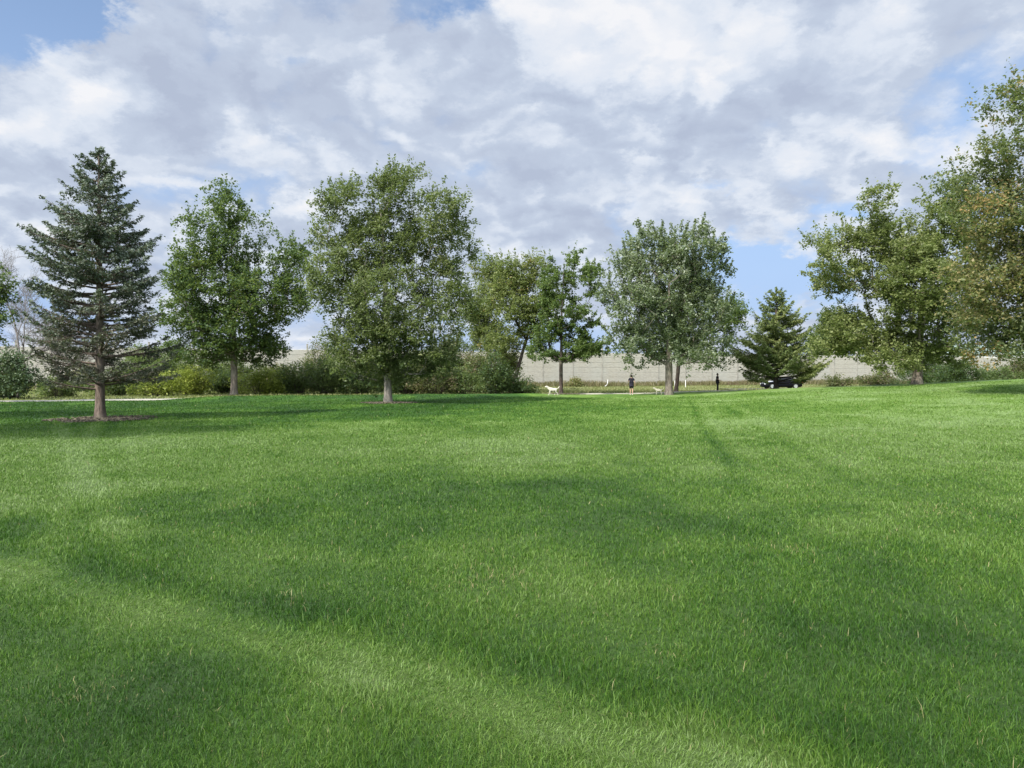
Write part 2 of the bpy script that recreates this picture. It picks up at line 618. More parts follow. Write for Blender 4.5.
M = {
    'ground': ground_mat(), 'blade': lawn_blade_mat(), 'wall': wall_mat(),
    'post': principled('concrete_post', (0.27, 0.26, 0.225), 0.9, var=0.2, scale=2, bump=0.01),
    'path': principled('path_concrete', (0.33, 0.315, 0.27), 0.9, var=0.12, scale=3, bump=0.005),
    'asphalt': principled('asphalt', (0.06, 0.06, 0.06), 0.9, var=0.2, scale=4, bump=0.005),
    'mulch': principled('mulch', (0.105, 0.090, 0.065), 0.95, var=0.6, scale=14, bump=0.05),
    'bark_grey': bark('bark_grey', (0.17, 0.145, 0.12)),
    'bark_dark': bark('bark_dark', (0.065, 0.05, 0.042)),
    'bark_spruce': bark('bark_spruce', (0.14, 0.11, 0.09), 14),
    'bark_pale': bark('bark_pale', (0.24, 0.215, 0.18)),
    'l_green': leaf_mat('leaf_green', (0.042, 0.080, 0.022), (0.085, 0.138, 0.038), (0.160, 0.215, 0.072)),
    'l_locust': leaf_mat('leaf_olive', (0.050, 0.074, 0.026), (0.105, 0.138, 0.050), (0.205, 0.240, 0.110), (0.26, 0.27, 0.14), 0.80),
    'l_silver': leaf_mat('leaf_silver', (0.070, 0.100, 0.052), (0.140, 0.180, 0.100), (0.330, 0.370, 0.260), (0.42, 0.45, 0.36), 0.78),
    'l_maple': leaf_mat('leaf_maple', (0.028, 0.060, 0.020), (0.058, 0.105, 0.032), (0.115, 0.165, 0.054), (0.17, 0.18, 0.05), 0.84),
    'l_yellow': leaf_mat('leaf_yellowing', (0.070, 0.105, 0.028), (0.145, 0.180, 0.055), (0.260, 0.280, 0.110), (0.28, 0.22, 0.08), 0.80),
    'l_right': leaf_mat('leaf_soft_green', (0.076, 0.106, 0.034), (0.158, 0.192, 0.062), (0.290, 0.320, 0.130), (0.32, 0.33, 0.18), 0.82),
    'l_rust': leaf_mat('leaf_rust', (0.058, 0.086, 0.034), (0.125, 0.155, 0.066), (0.250, 0.270, 0.140), (0.34, 0.235, 0.10), 0.70),
    'l_orange': leaf_mat('leaf_orange', (0.12, 0.13, 0.05), (0.24, 0.21, 0.09), (0.38, 0.28, 0.14), (0.16, 0.19, 0.07), 0.66),
    'l_bush_y': leaf_mat('leaf_bush_yellow', (0.110, 0.150, 0.022), (0.230, 0.280, 0.038), (0.360, 0.400, 0.080)),
    'l_bush_d': leaf_mat('leaf_bush_dark', (0.020, 0.042, 0.016), (0.042, 0.078, 0.027), (0.080, 0.125, 0.045)),
    'l_bush_g': leaf_mat('leaf_bush_green', (0.036, 0.068, 0.022), (0.080, 0.122, 0.038), (0.155, 0.195, 0.070)),
    'l_bush_o': leaf_mat('leaf_bush_olive', (0.055, 0.068, 0.025), (0.100, 0.110, 0.045), (0.170, 0.170, 0.085), (0.20, 0.15, 0.10), 0.75),
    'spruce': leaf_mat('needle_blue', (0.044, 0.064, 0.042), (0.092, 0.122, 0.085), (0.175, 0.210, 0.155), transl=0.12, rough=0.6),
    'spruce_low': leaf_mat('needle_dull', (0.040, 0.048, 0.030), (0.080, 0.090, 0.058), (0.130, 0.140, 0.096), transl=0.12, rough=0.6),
    'pine': leaf_mat('needle_pine', (0.070, 0.108, 0.036), (0.150, 0.195, 0.062), (0.280, 0.310, 0.115), transl=0.30, rough=0.6),
    'cedar': leaf_mat('needle_cedar', (0.030, 0.060, 0.026), (0.060, 0.100, 0.044), (0.110, 0.150, 0.075), transl=0.15, rough=0.6),
    'twig': principled('twig_grey', (0.16, 0.145, 0.14), 0.9, var=0.25, scale=5),
    'twig_brown': principled('twig_brown', (0.085, 0.068, 0.055), 0.9, var=0.3, scale=5),
    'straw': leaf_mat('weed_straw', (0.090, 0.090, 0.045), (0.175, 0.150, 0.080), (0.270, 0.225, 0.130), (0.15, 0.10, 0.075), 0.70),
    'rough': leaf_mat('rough_grass', (0.100, 0.135, 0.040), (0.180, 0.200, 0.075), (0.285, 0.265, 0.130)),
}


# ------------------------------------------------------------------ ground
def build_ground():
    def axis(fine, mid, far, n1, n2, n3):
        a = np.linspace(0, fine, n1, endpoint=False)
        b = fine + (mid - fine) * (np.linspace(0, 1, n2, endpoint=False) ** 1.3)
        c = mid + (far - mid) * (np.linspace(0, 1, n3) ** 2.4)
        return np.concatenate([a, b, c])
    px = axis(8, 70, 3500, 64, 120, 26)
    xs = np.concatenate([-px[:0:-1], px])
    py = axis(14, 130, 4000, 100, 190, 26)
    ys = np.concatenate([[-400, -150, -60, -25, -10, -5, -2], py])
    X, Y = np.meshgrid(xs, ys)
    Z = ground_h(X, Y)
    V = np.stack([X.ravel(), Y.ravel(), Z.ravel()], 1)
    nx, ny = len(xs), len(ys)
    i = np.arange(nx - 1)[None, :] + np.arange(ny - 1)[:, None] * nx
    i = i.ravel()
    Q = np.stack([i, i + 1, i + 1 + nx, i + nx], 1)
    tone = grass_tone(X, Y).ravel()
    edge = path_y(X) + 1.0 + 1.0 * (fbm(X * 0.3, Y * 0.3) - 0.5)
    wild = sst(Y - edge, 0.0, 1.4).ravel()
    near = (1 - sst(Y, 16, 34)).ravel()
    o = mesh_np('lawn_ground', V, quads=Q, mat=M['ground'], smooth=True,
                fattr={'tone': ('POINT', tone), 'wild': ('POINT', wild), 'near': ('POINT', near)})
    tag(o, kind='structure')
    o.name = 'ground'


PATH_PTS = [(-140, 40), (-90, 43), (-60, 45), (-38, 48.5), (-30, 51), (-22, 55.5), (-10, 63), (-2, 69), (5, 72), (14, 73.2), (22, 75.5), (30, 80), (45, 88), (90, 104), (200, 150)]


def path_y(X):
    a = np.array(PATH_PTS)
    return np.interp(X, a[:, 0], a[:, 1])


build_ground()


def build_path():
    a = np.array(PATH_PTS, float)
    d = np.concatenate([[0], np.cumsum(np.hypot(*np.diff(a, axis=0).T))])
    s = np.arange(0, d[-1], 0.8)
    x = np.interp(s, d, a[:, 0])
    y = np.interp(s, d, a[:, 1])
    for _ in range(6):
        y[1:-1] = (y[:-2] + y[1:-1] * 2 + y[2:]) / 4
    tx, ty = np.gradient(x), np.gradient(y)
    L = np.hypot(tx, ty)
    nx, ny = -ty / L, tx / L
    hw = 1.05
    rows = []
    for off, dz in ((-hw - 0.02, -0.15), (-hw, 0.035), (-hw * .33, 0.045), (hw * .33, 0.045), (hw, 0.035), (hw + 0.02, -0.15)):
        X, Y = x + nx * off, y + ny * off
        rows.append(np.stack([X, Y, ground_h(X, Y) + dz + 0.02], 1))
    V = np.stack(rows, 1).reshape(-1, 3)
    n = len(x)
    Q = []
    for i in range(n - 1):
        for k in range(5):
            Q.append((i * 6 + k, (i + 1) * 6 + k, (i + 1) * 6 + k + 1, i * 6 + k + 1))
    o = mesh_np('path', V, quads=np.array(Q), mat=M['path'])
    tag(o, kind='structure')
    # asphalt lane behind the rise, where the car stands
    xs = np.arange(26, 150, 1.0)
    rows = []
    for off, dz in ((-3.02, -0.2), (-3.0, 0.06), (0, 0.09), (3.0, 0.06), (3.02, -0.2)):
        Y = 95 + (xs - 33) * 0.10 + off
        rows.append(np.stack([xs, Y, ground_h(xs, Y) + dz], 1))
    V = np.stack(rows, 1).reshape(-1, 3)
    Q = [(i * 5 + k, (i + 1) * 5 + k, (i + 1) * 5 + k + 1, i * 5 + k + 1) for i in range(len(xs) - 1) for k in range(4)]
    o = mesh_np('road', V, quads=np.array(Q), mat=M['asphalt'])
    tag(o, kind='structure')


build_path()


# ------------------------------------------------------------------ lawn blades
def blades(n, pos, height, width, lean_dir, lean, rng):
    """n grass blades of two segments; returns V (n*5), quads, tris"""
    az = rng.rand(n) * 2 * np.pi
    side = np.stack([np.cos(az), np.sin(az), np.zeros(n)], 1) * width[:, None] * 0.5
    ld = np.stack([np.cos(lean_dir), np.sin(lean_dir), np.zeros(n)], 1)
    up = np.array([0, 0, 1.0])
    h = height[:, None]
    l = lean[:, None]
    p0 = pos
    p1 = pos + up * h * 0.55 * np.cos(l * 0.5) + ld * h * 0.55 * np.sin(l * 0.5)
    p2 = p1 + up * h * 0.5 * np.cos(l * 1.5) + ld * h * 0.5 * np.sin(l * 1.5)
    V = np.stack([p0 - side, p0 + side, p1 - side * 0.8, p1 + side * 0.8, p2], 1).reshape(-1, 3)
    b = np.arange(n) * 5
    Q = np.stack([b, b + 1, b + 3, b + 2], 1)
    T = np.stack([b + 2, b + 3, b + 4], 1)
    return V, Q, T


def build_lawn():
    rng = np.random.RandomState(3)
    d0, d1 = 1.9, 60.0
    # radial density ~ d^-1.7 ; sample distance by inverse cdf of d^-0.7
    n = 950000
    u = rng.rand(n) ** 1.25
    d = (d0 ** 0.3 + u * (d1 ** 0.3 - d0 ** 0.3)) ** (1 / 0.3)
    hw = 0.76
    x = (rng.rand(n) * 2 - 1) * (hw * d + 0.5)
    y = d
    # clumping: drop blades where a fine noise is low
    keep = rng.rand(n) < 0.45 + 0.8 * fbm(x * 5, y * 5, 3)
    keep &= y < path_y(x) - 1.6
    sp = np.hypot(x - SPR[0], y - SPR[1])
    keep &= (sp > 1.1 + 0.5 * rng.rand(n))
    x, y, d = x[keep], y[keep], d[keep]
    n = len(x)
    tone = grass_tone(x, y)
    lush = fbm(x * 1.6 + 70, y * 1.6, 3)
    hgt = (0.030 + 0.052 * lush + 0.03 * rng.rand(n)) * (0.62 + 0.62 * rng.rand(n) ** 1.5) * 0.74
    s = 0.556 * x + 0.831 * y - 3.06
    hgt *= 1 - 0.25 * np.exp(-(s / 0.22) ** 2)
    hgt *= 1 + 0.30 * np.exp(-((s - 0.5) / 0.2) ** 2)
    hgt *= 1 + 0.15 * sst(d, 10, 30)
    wid = np.maximum(0.0018 + 0.0016 * rng.rand(n), d * 0.00095)
    ld = 2 * np.pi * fbm(x * 2.2 + 5, y * 2.2, 3) * 3 + rng.randn(n) * 2.5
    longb = rng.rand(n) < 0.22
    hgt = np.where(longb, hgt * 1.45, hgt * 0.84)
    trk = np.exp(-(s / 0.25) ** 2)
    ld = ld * (1 - trk) + trk * (-0.6 + rng.randn(n) * 0.9)
    lean = np.clip(np.where(longb, 1.0, 0.62) + 0.38 * rng.randn(n) + 0.35 * trk, 0.0, 1.45)
    z = ground_h(x, y)
    V, Q, T = blades(n, np.stack([x, y, z - 0.006], 1), hgt, wid, ld, lean, rng)
    rnd = rng.rand(n) * 0.988
    for sx, sy, sr in ((-0.2, 6.1, 0.30), (5.2, 9.3, 0.35), (-2.1, 3.95, 0.14), (-1.6, 5.6, 0.15), (2.6, 7.2, 0.2), (-3.4, 9.6, 0.3), (0.9, 4.4, 0.10)):
        q = np.exp(-(((x - sx) / sr) ** 2 + ((y - sy) / sr / 1.3) ** 2))
        rnd = np.where(rng.rand(n) < q * 0.14, 0.999, rnd)
    rnd = np.where(rng.rand(n) < 0.006, 0.999, rnd)
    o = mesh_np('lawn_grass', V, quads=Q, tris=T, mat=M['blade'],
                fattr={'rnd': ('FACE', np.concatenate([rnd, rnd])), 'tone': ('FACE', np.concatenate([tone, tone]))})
    tag(o, 'thick green mown lawn grass covering the whole foreground', 'grass', kind='stuff')


SPR = (PX(100, 28.8), 28.8)
build_lawn()


def build_rough():
    """pale rough grass between path and wall, weeds against the wall foot"""
    rng = np.random.RandomState(8)
    n = 70000
    x = rng.rand(n) * 190 - 90
    lo = path_y(x) + 1.6
    hi = WALL_A + WALL_K * x - 0.8
    y = lo + (hi - lo) * rng.rand(n)
    k = ((x / y) > -0.8) & ((x / y) < 0.8) & (np.abs(y - 95 - (x - 33) * 0.1) > 3.3) | (x < 20) & ((x / y) > -0.8)
    x, y = x[k], y[k]
    n = len(x)
    V, Q, T = blades(n, np.stack([x, y, ground_h(x, y) - 0.02], 1), 0.10 + 0.14 * rng.rand(n) * fbm(x * .4, y * .4) * 2, 0.07 + 0.05 * rng.rand(n),
                     rng.rand(n) * 6.28, 0.3 + 0.4 * rng.rand(n), rng)
    r = rng.rand(n)
    c = fbm(x * 0.15, y * 0.15)
    o = mesh_np('rough_grass', V, quads=Q, tris=T, mat=M['rough'], fattr={'rnd': ('FACE', np.r_[r, r]), 'clu': ('FACE', np.r_[c, c])})
    tag(o, 'pale yellowish rough grass between the path and the wall', 'grass', kind='stuff')
    n = 60000
    x = rng.rand(n) * 200 - 90
    y = WALL_A + WALL_K * x - 0.4 - np.abs(rng.randn(n)) * 1.5
    k = (x / y > -0.8) & (x / y < 0.8) & (rng.rand(n) < 0.2 + 1.1 * fbm(x * 0.25, y * 0.3))
    x, y = x[k], y[k]
    n = len(x)
    V, Q, T = blades(n, np.stack([x, y, ground_h(x, y) - 0.02], 1), (0.35 + 0.75 * rng.rand(n)) * (0.4 + 1.0 * fbm(x * .22, y * .2)), 0.06 + 0.05 * rng.rand(n),
                     rng.rand(n) * 6.28, 0.2 + 0.4 * rng.rand(n), rng)
    r = rng.rand(n)
    c = fbm(x * 0.3 + 3, y * 0.3)
    o = mesh_np('weeds', V, quads=Q, tris=T, mat=M['straw'], fattr={'rnd': ('FACE', np.r_[r, r]), 'clu': ('FACE', np.r_[c, c])})
    tag(o, 'brown and straw coloured weeds growing along the foot of the wall', 'weeds', kind='stuff')


build_rough()


# ------------------------------------------------------------------ noise barrier wall
def build_wall():
    ux, uy = 1 / math.hypot(1, WALL_K), WALL_K / math.hypot(1, WALL_K)
    rz = math.atan2(uy, ux)
    root = empty('noise_wall', (0, WALL_A, 0), rz)
    tag(root, 'long pale concrete plank wall with grey posts standing behind the trees', 'wall')
    step = 4.57
    H = 5.6
    for k in range(-24, 34):
        s0 = k * step
        mb = MB()
        zc = gz(ux * (s0 + step / 2), WALL_A + uy * (s0 + step / 2))
        ph = 0.7
        for j in range(-1, 8):
            z0 = j * ph + 0.15
            if z0 + ph > H:
                break
            # each plank a bevelled slab, joints recessed
            y0, y1, b = -0.09, 0.09, 0.035
            xa, xb = s0 + 0.104, s0 + step - 0.104
            prof = [(y0 + b, z0 + 0.004), (y0, z0 + b + 0.004), (y0, z0 + ph - b), (y0 + b, z0 + ph), (y1, z0 + ph), (y1, z0 + 0.004)]
            vs = [(xa, p[0], p[1]) for p in prof] + [(xb, p[0], p[1]) for p in prof]
            m = len(prof)
            fs = [(i, (i + 1) % m, m + (i + 1) % m, m + i) for i in range(m)] + [tuple(range(m))[::-1], tuple(range(m, 2 * m))]
            mb.add(vs, fs)
        if -20 < k < 30:
            mb.build('panel', M['wall'], root)
            pm = MB()
            pm.box((s0, 0, H / 2 - 0.1), (0.20, 0.24, H + 0.4))
            pm.box((s0, 0, H + 0.14), (0.26, 0.30, 0.06))
            pm.build('post', M['post'], root)


build_wall()


# ------------------------------------------------------------------ trees
def wood(tb, V, Q, mat, root):
    tb.add([], [])
    tv = np.array(tb.V, dtype=float)
    tq = np.array([f for f in tb.Fc if len(f) == 4])
    b = len(tv)
    o = mesh_np('trunk', np.concatenate([tv, V]), quads=np.concatenate([tq, Q + b]), mat=mat, parent=root, smooth=True)
    return o


def tubes_np(A, B, ra, rb, n=5):
    """many tapered segments at once"""
    D = B - A
    L = np.linalg.norm(D, axis=1, keepdims=True) + 1e-9
    D = D / L
    ref = np.where(np.abs(D[:, 2:3]) > 0.9, np.array([[1.0, 0, 0]]), np.array([[0, 0, 1.0]]))
    S = np.cross(D, ref)
    S /= np.linalg.norm(S, axis=1, keepdims=True)
    T = np.cross(D, S)
    A = A - D * ra[:, None] * 0.3
    m = len(A)
    an = np.arange(n) * 2 * np.pi / n
    ring = S[:, None, :] * np.cos(an)[None, :, None] + T[:, None, :] * np.sin(an)[None, :, None]
    V = np.concatenate([A[:, None] + ring * ra[:, None, None], B[:, None] + ring * rb[:, None, None]], 1)
    V = V.reshape(-1, 3)
    base = (np.arange(m) * 2 * n)[:, None]
    k = np.arange(n)[None]
    k2 = (k + 1) % n
    Q = np.stack([base + k, base + k2, base + n + k2, base + n + k], 2).reshape(-1, 4)
    return V, Q


def leaves_np(C, size, rng, up=0.5, aspect=0.62, dirs=None):
    """one folded rhombic leaf per centre"""
    n = len(C)
    N = rng.randn(n, 3)
    N[:, 2] = np.abs(N[:, 2]) + up
    N /= np.linalg.norm(N, axis=1, keepdims=True)
    A = rng.randn(n, 3) if dirs is None else dirs + 0.5 * rng.randn(n, 3)
    A -= N * np.sum(A * N, 1, keepdims=True)
    A /= np.linalg.norm(A, axis=1, keepdims=True) + 1e-9
    B = np.cross(N, A)
    s = (size * (0.65 + 0.7 * rng.rand(n)))[:, None]
    V = np.stack([C - A * s * 0.5, C + B * s * aspect * 0.5 + N * s * 0.08, C + A * s * 0.55, C - B * s * aspect * 0.5 + N * s * 0.08], 1)
    b = np.arange(n) * 4
    return V.reshape(-1, 3), np.stack([b, b + 1, b + 2, b + 3], 1)


def sample_lobes(lobes, n, rng, shell=0.5):
    L = np.array(lobes, float)          # x y z rx ry rz
    vol = (L[:, 3] * L[:, 4] * L[:, 5]) ** 0.85
    ids = rng.choice(len(L), n, p=vol / vol.sum())
    dv = rng.randn(n, 3)
    dv /= np.linalg.norm(dv, axis=1, keepdims=True)
    r = rng.rand(n) ** (1 / 3.0 * (1 - shell) + 0.02)
    return L[ids, :3] + dv * r[:, None] * L[ids, 3:6], ids


def thin_points(P, dmin, rng, cap):
    out = []
    arr = np.empty((0, 3))
    for p in P:
        if len(out) and np.min(np.sum((arr - p) ** 2, 1)) < dmin ** 2:
            continue
        out.append(p)
        arr = np.array(out)
        if len(out) >= cap:
            break
    return arr


def skeleton(trunk, tips, rng, seg=0.55, rise=0.45):
    """grow limbs from the trunk line to every tip; returns node positions and parents"""
    pos = [np.array(p, float) for p in trunk]
    par = [-1] + list(range(len(trunk) - 1))
    base = pos[0]
    crown0 = 1 if len(pos) > 3 else 0
    order = np.argsort(np.linalg.norm((tips - np.array(trunk[len(trunk) // 3])) * np.array([1, 1, 0.8]), axis=1))
    ends = []
    minidx = max(2, int(len(trunk) * 0.26))
    for i in order:
        t = tips[i]
        A = np.array(pos)
        df = t - A
        hd = np.hypot(df[:, 0], df[:, 1])
        dist = np.sqrt(hd ** 2 + df[:, 2] ** 2)
        pen = np.maximum(0, rise * hd - df[:, 2]) * 1.3
        cost = dist + pen
        cost[:minidx] += 100
        j = int(np.argmin(cost))
        p0 = A[j]
        n = max(1, int(math.ceil(dist[j] / seg)))
        prev = j
        mid_up = 0.10 * dist[j]
        for q in range(1, n + 1):
            f = q / n
            pt = p0 + (t - p0) * f
            if q < n:
                pt = pt + rng.randn(3) * 0.03
                pt[2] -= math.sin(f * math.pi) * mid_up * 0.6
            pos.append(pt)
            par.append(prev)
            prev = len(pos) - 1
        ends.append(prev)
    return np.array(pos), np.array(par), np.array(ends)


def trunk_line(base, top, bend, rng, step=0.5):
    base = np.array(base, float)
    top = np.array(top, float)
    n = max(4, int(np.linalg.norm(top - base) / step))
    f = np.linspace(0, 1, n + 1)
    P = base + (top - base) * f[:, None]
    w = np.cumsum(rng.randn(n + 1, 2) * bend, 0)
    w -= w[0]
    P[:, :2] += w * (f ** 1)[:, None]
    return P


def build_tree(name, label, Y, base_u, lobes_px, leafmat, barkmat, rb=0.28, tips=260, per=85, leaf=0.15,
               spread=0.42, lean_u=None, top_v=None, seed=1, cat='tree', group=None, sprigs=0.35, rise=0.45,
               extra_mats=None, forks=None, depth=0.8, droop=0.0, hole_at=0.34):
    rng = np.random.RandomState(seed)
    bx = PX(base_u, Y)
    bz = gz(bx, Y)
    root = empty(name, (bx, Y, bz))
    tag(root, label, cat, group)
    lobes = []
    us = [l[0] for l in lobes_px]
    ucen = (min(us) + max(us)) / 2
    for (u, v, ru, rv) in lobes_px:
        ru, rv = ru * 0.93, rv * 0.93
        wx = ru / F * Y
        off = (rng.rand() * 2 - 1) * depth * (max(us) - min(us)) * 0.30 / F * Y
        off *= 1 - 0.6 * abs(u - ucen) / (max(us) - min(us) + 1e-6)
        lobes.append((PX(u, Y) - bx, off, PZ(v, Y) - bz, wx, max(wx, rv / F * Y) * 1.05, rv / F * Y))
    zt = max(l[2] + l[5] for l in lobes)
    topz = zt * 0.80 if top_v is None else PZ(top_v, Y) - bz
    tu = (lean_u if lean_u is not None else base_u)
    trunk = trunk_line((0, 0, 0), (PX(tu, Y) - bx, 0.0, topz), 0.035, rng)
    raw, _ = sample_lobes(lobes, tips * 9, rng)
    raw = raw[raw[:, 2] > 0.7]
    hole = fbm(raw[:, 0] * 0.55 + seed * 3.1 + raw[:, 1] * 0.2, raw[:, 2] * 0.55 + raw[:, 1] * 0.45, 2)
    raw = raw[hole > hole_at]
    vol = sum(l[3] * l[4] * l[5] * 4.19 for l in lobes) * 0.6
    tp = thin_points(raw, 0.62 * (vol / tips) ** (1 / 3), rng, tips)
    pos, par, ends = skeleton(trunk, tp, rng, rise=rise)
    cnt = np.zeros(len(pos))
    cnt[ends] += 1
    for i in range(len(pos) - 1, 0, -1):
        if par[i] >= 0:
            cnt[par[i]] += cnt[i]
    # trunk nodes above the last branch keep a little thickness
    cnt = np.maximum(cnt, 0.5)
    rad = np.maximum(rb * 0.85 * (cnt / cnt[0]) ** 0.56, 0.008 + 0.00008 * Y)
    nt = len(trunk)
    rad[:nt] = np.maximum(rad[:nt], rb * (1 - np.linspace(0, 1, nt)) ** 0.8 * 0.85)
    # trunk part
    tb = MB()
    rr = [rad[i] * (1 + 0.30 * math.exp(-i * 1.3)) for i in range(nt)]
    pts = [tuple(trunk[0] + np.array([0, 0, -0.25]))] + [tuple(trunk[0] + np.array([0, 0, 0.12]))] + [tuple(p) for p in trunk[1:]]
    tb.tube(pts, [rr[0] * 1.15, rr[0] * 1.02] + rr[1:], 12)
    idx = np.arange(nt, len(pos))
    A, B = pos[par[idx]], pos[idx]
    ra = np.minimum(rad[par[idx]] * 0.9, rad[idx] * 1.25)
    V, Q = tubes_np(A, B, ra, rad[idx])
    wood(tb, V, Q, barkmat, root)
    # leaves: sprays along the last stretch of each twig
    E = pos[ends]
    P1 = pos[par[ends]]
    dr = E - P1
    dr /= np.linalg.norm(dr, axis=1, keepdims=True) + 1e-9
    dr = dr + 0.35 * E / (np.linalg.norm(E, axis=1, keepdims=True) + 1e-9)
    dr /= np.linalg.norm(dr, axis=1, keepdims=True) + 1e-9
    nC = len(E)
    per, leaf = per * 2.6, leaf * 1.14
    k = (per * (0.45 + 1.1 * rng.rand(nC))).astype(int)
    ci = np.repeat(np.arange(nC), k)
    n = len(ci)
    # several small sprays inside each clump so the foliage breaks up
    nsub = 7
    sub = rng.randn(nC, nsub, 3) * spread * np.array([1, 1, 0.75])
    sub += dr[:, None] * (rng.rand(nC, nsub, 1) - 0.35) * spread * 1.6
    si = rng.randint(0, nsub, n)
    C = E[ci] + sub[ci, si] + rng.randn(n, 3) * spread * 0.46 * np.array([1, 1, 0.7])
    # thin upright or outward sprigs that fray the outline
    q = rng.rand(n) < sprigs * 0.35
    ln = (rng.rand(n) ** 1.0)[:, None] * spread * 3.0
    dirq = dr[ci] * 0.7 + np.array([0, 0, 0.6 - droop])
    C = np.where(q[:, None], E[ci] + dirq * ln + rng.randn(n, 3) * spread * 0.14, C)
    C[:, 2] -= droop * rng.rand(n) * 0.5
    C = C[C[:, 2] > 0.25] if C[:, 2].min() < 0.25 else C
    ci = ci[:len(C)]
    clu_c = rng.rand(nC)
    V, Q = leaves_np(C, np.full(len(C), leaf), rng)
    rnd = rng.rand(len(C))
    clu = clu_c[ci] if len(ci) == len(C) else rng.rand(len(C))
    # leaf-colour patches are larger than one clump
    pn = fbm(C[:, 0] * 0.5 + seed, C[:, 2] * 0.5 + C[:, 1] * 0.3, 2)
    clu = np.clip(clu * 0.6 + pn * 0.6 - 0.1, 0, 1)
    cr = mesh_np('crown', V, quads=Q, mat=leafmat, parent=root, fattr={'rnd': ('FACE', rnd), 'clu': ('FACE', clu)})
    if extra_mats:
        em, (eu, ev, eru, erv) = extra_mats
        cr.data.materials.append(em)
        dx = (C[:, 0] - (PX(eu, Y) - bx)) / (eru / F * Y)
        dz = (C[:, 2] - (PZ(ev, Y) - bz)) / (erv / F * Y)
        mi = ((dx ** 2 + dz ** 2) * (0.7 + 0.6 * rng.rand(len(C))) < 1) & (rng.rand(len(C)) < 0.75)
        cr.data.polygons.foreach_set('material_index', mi.astype(np.int32))
    return root


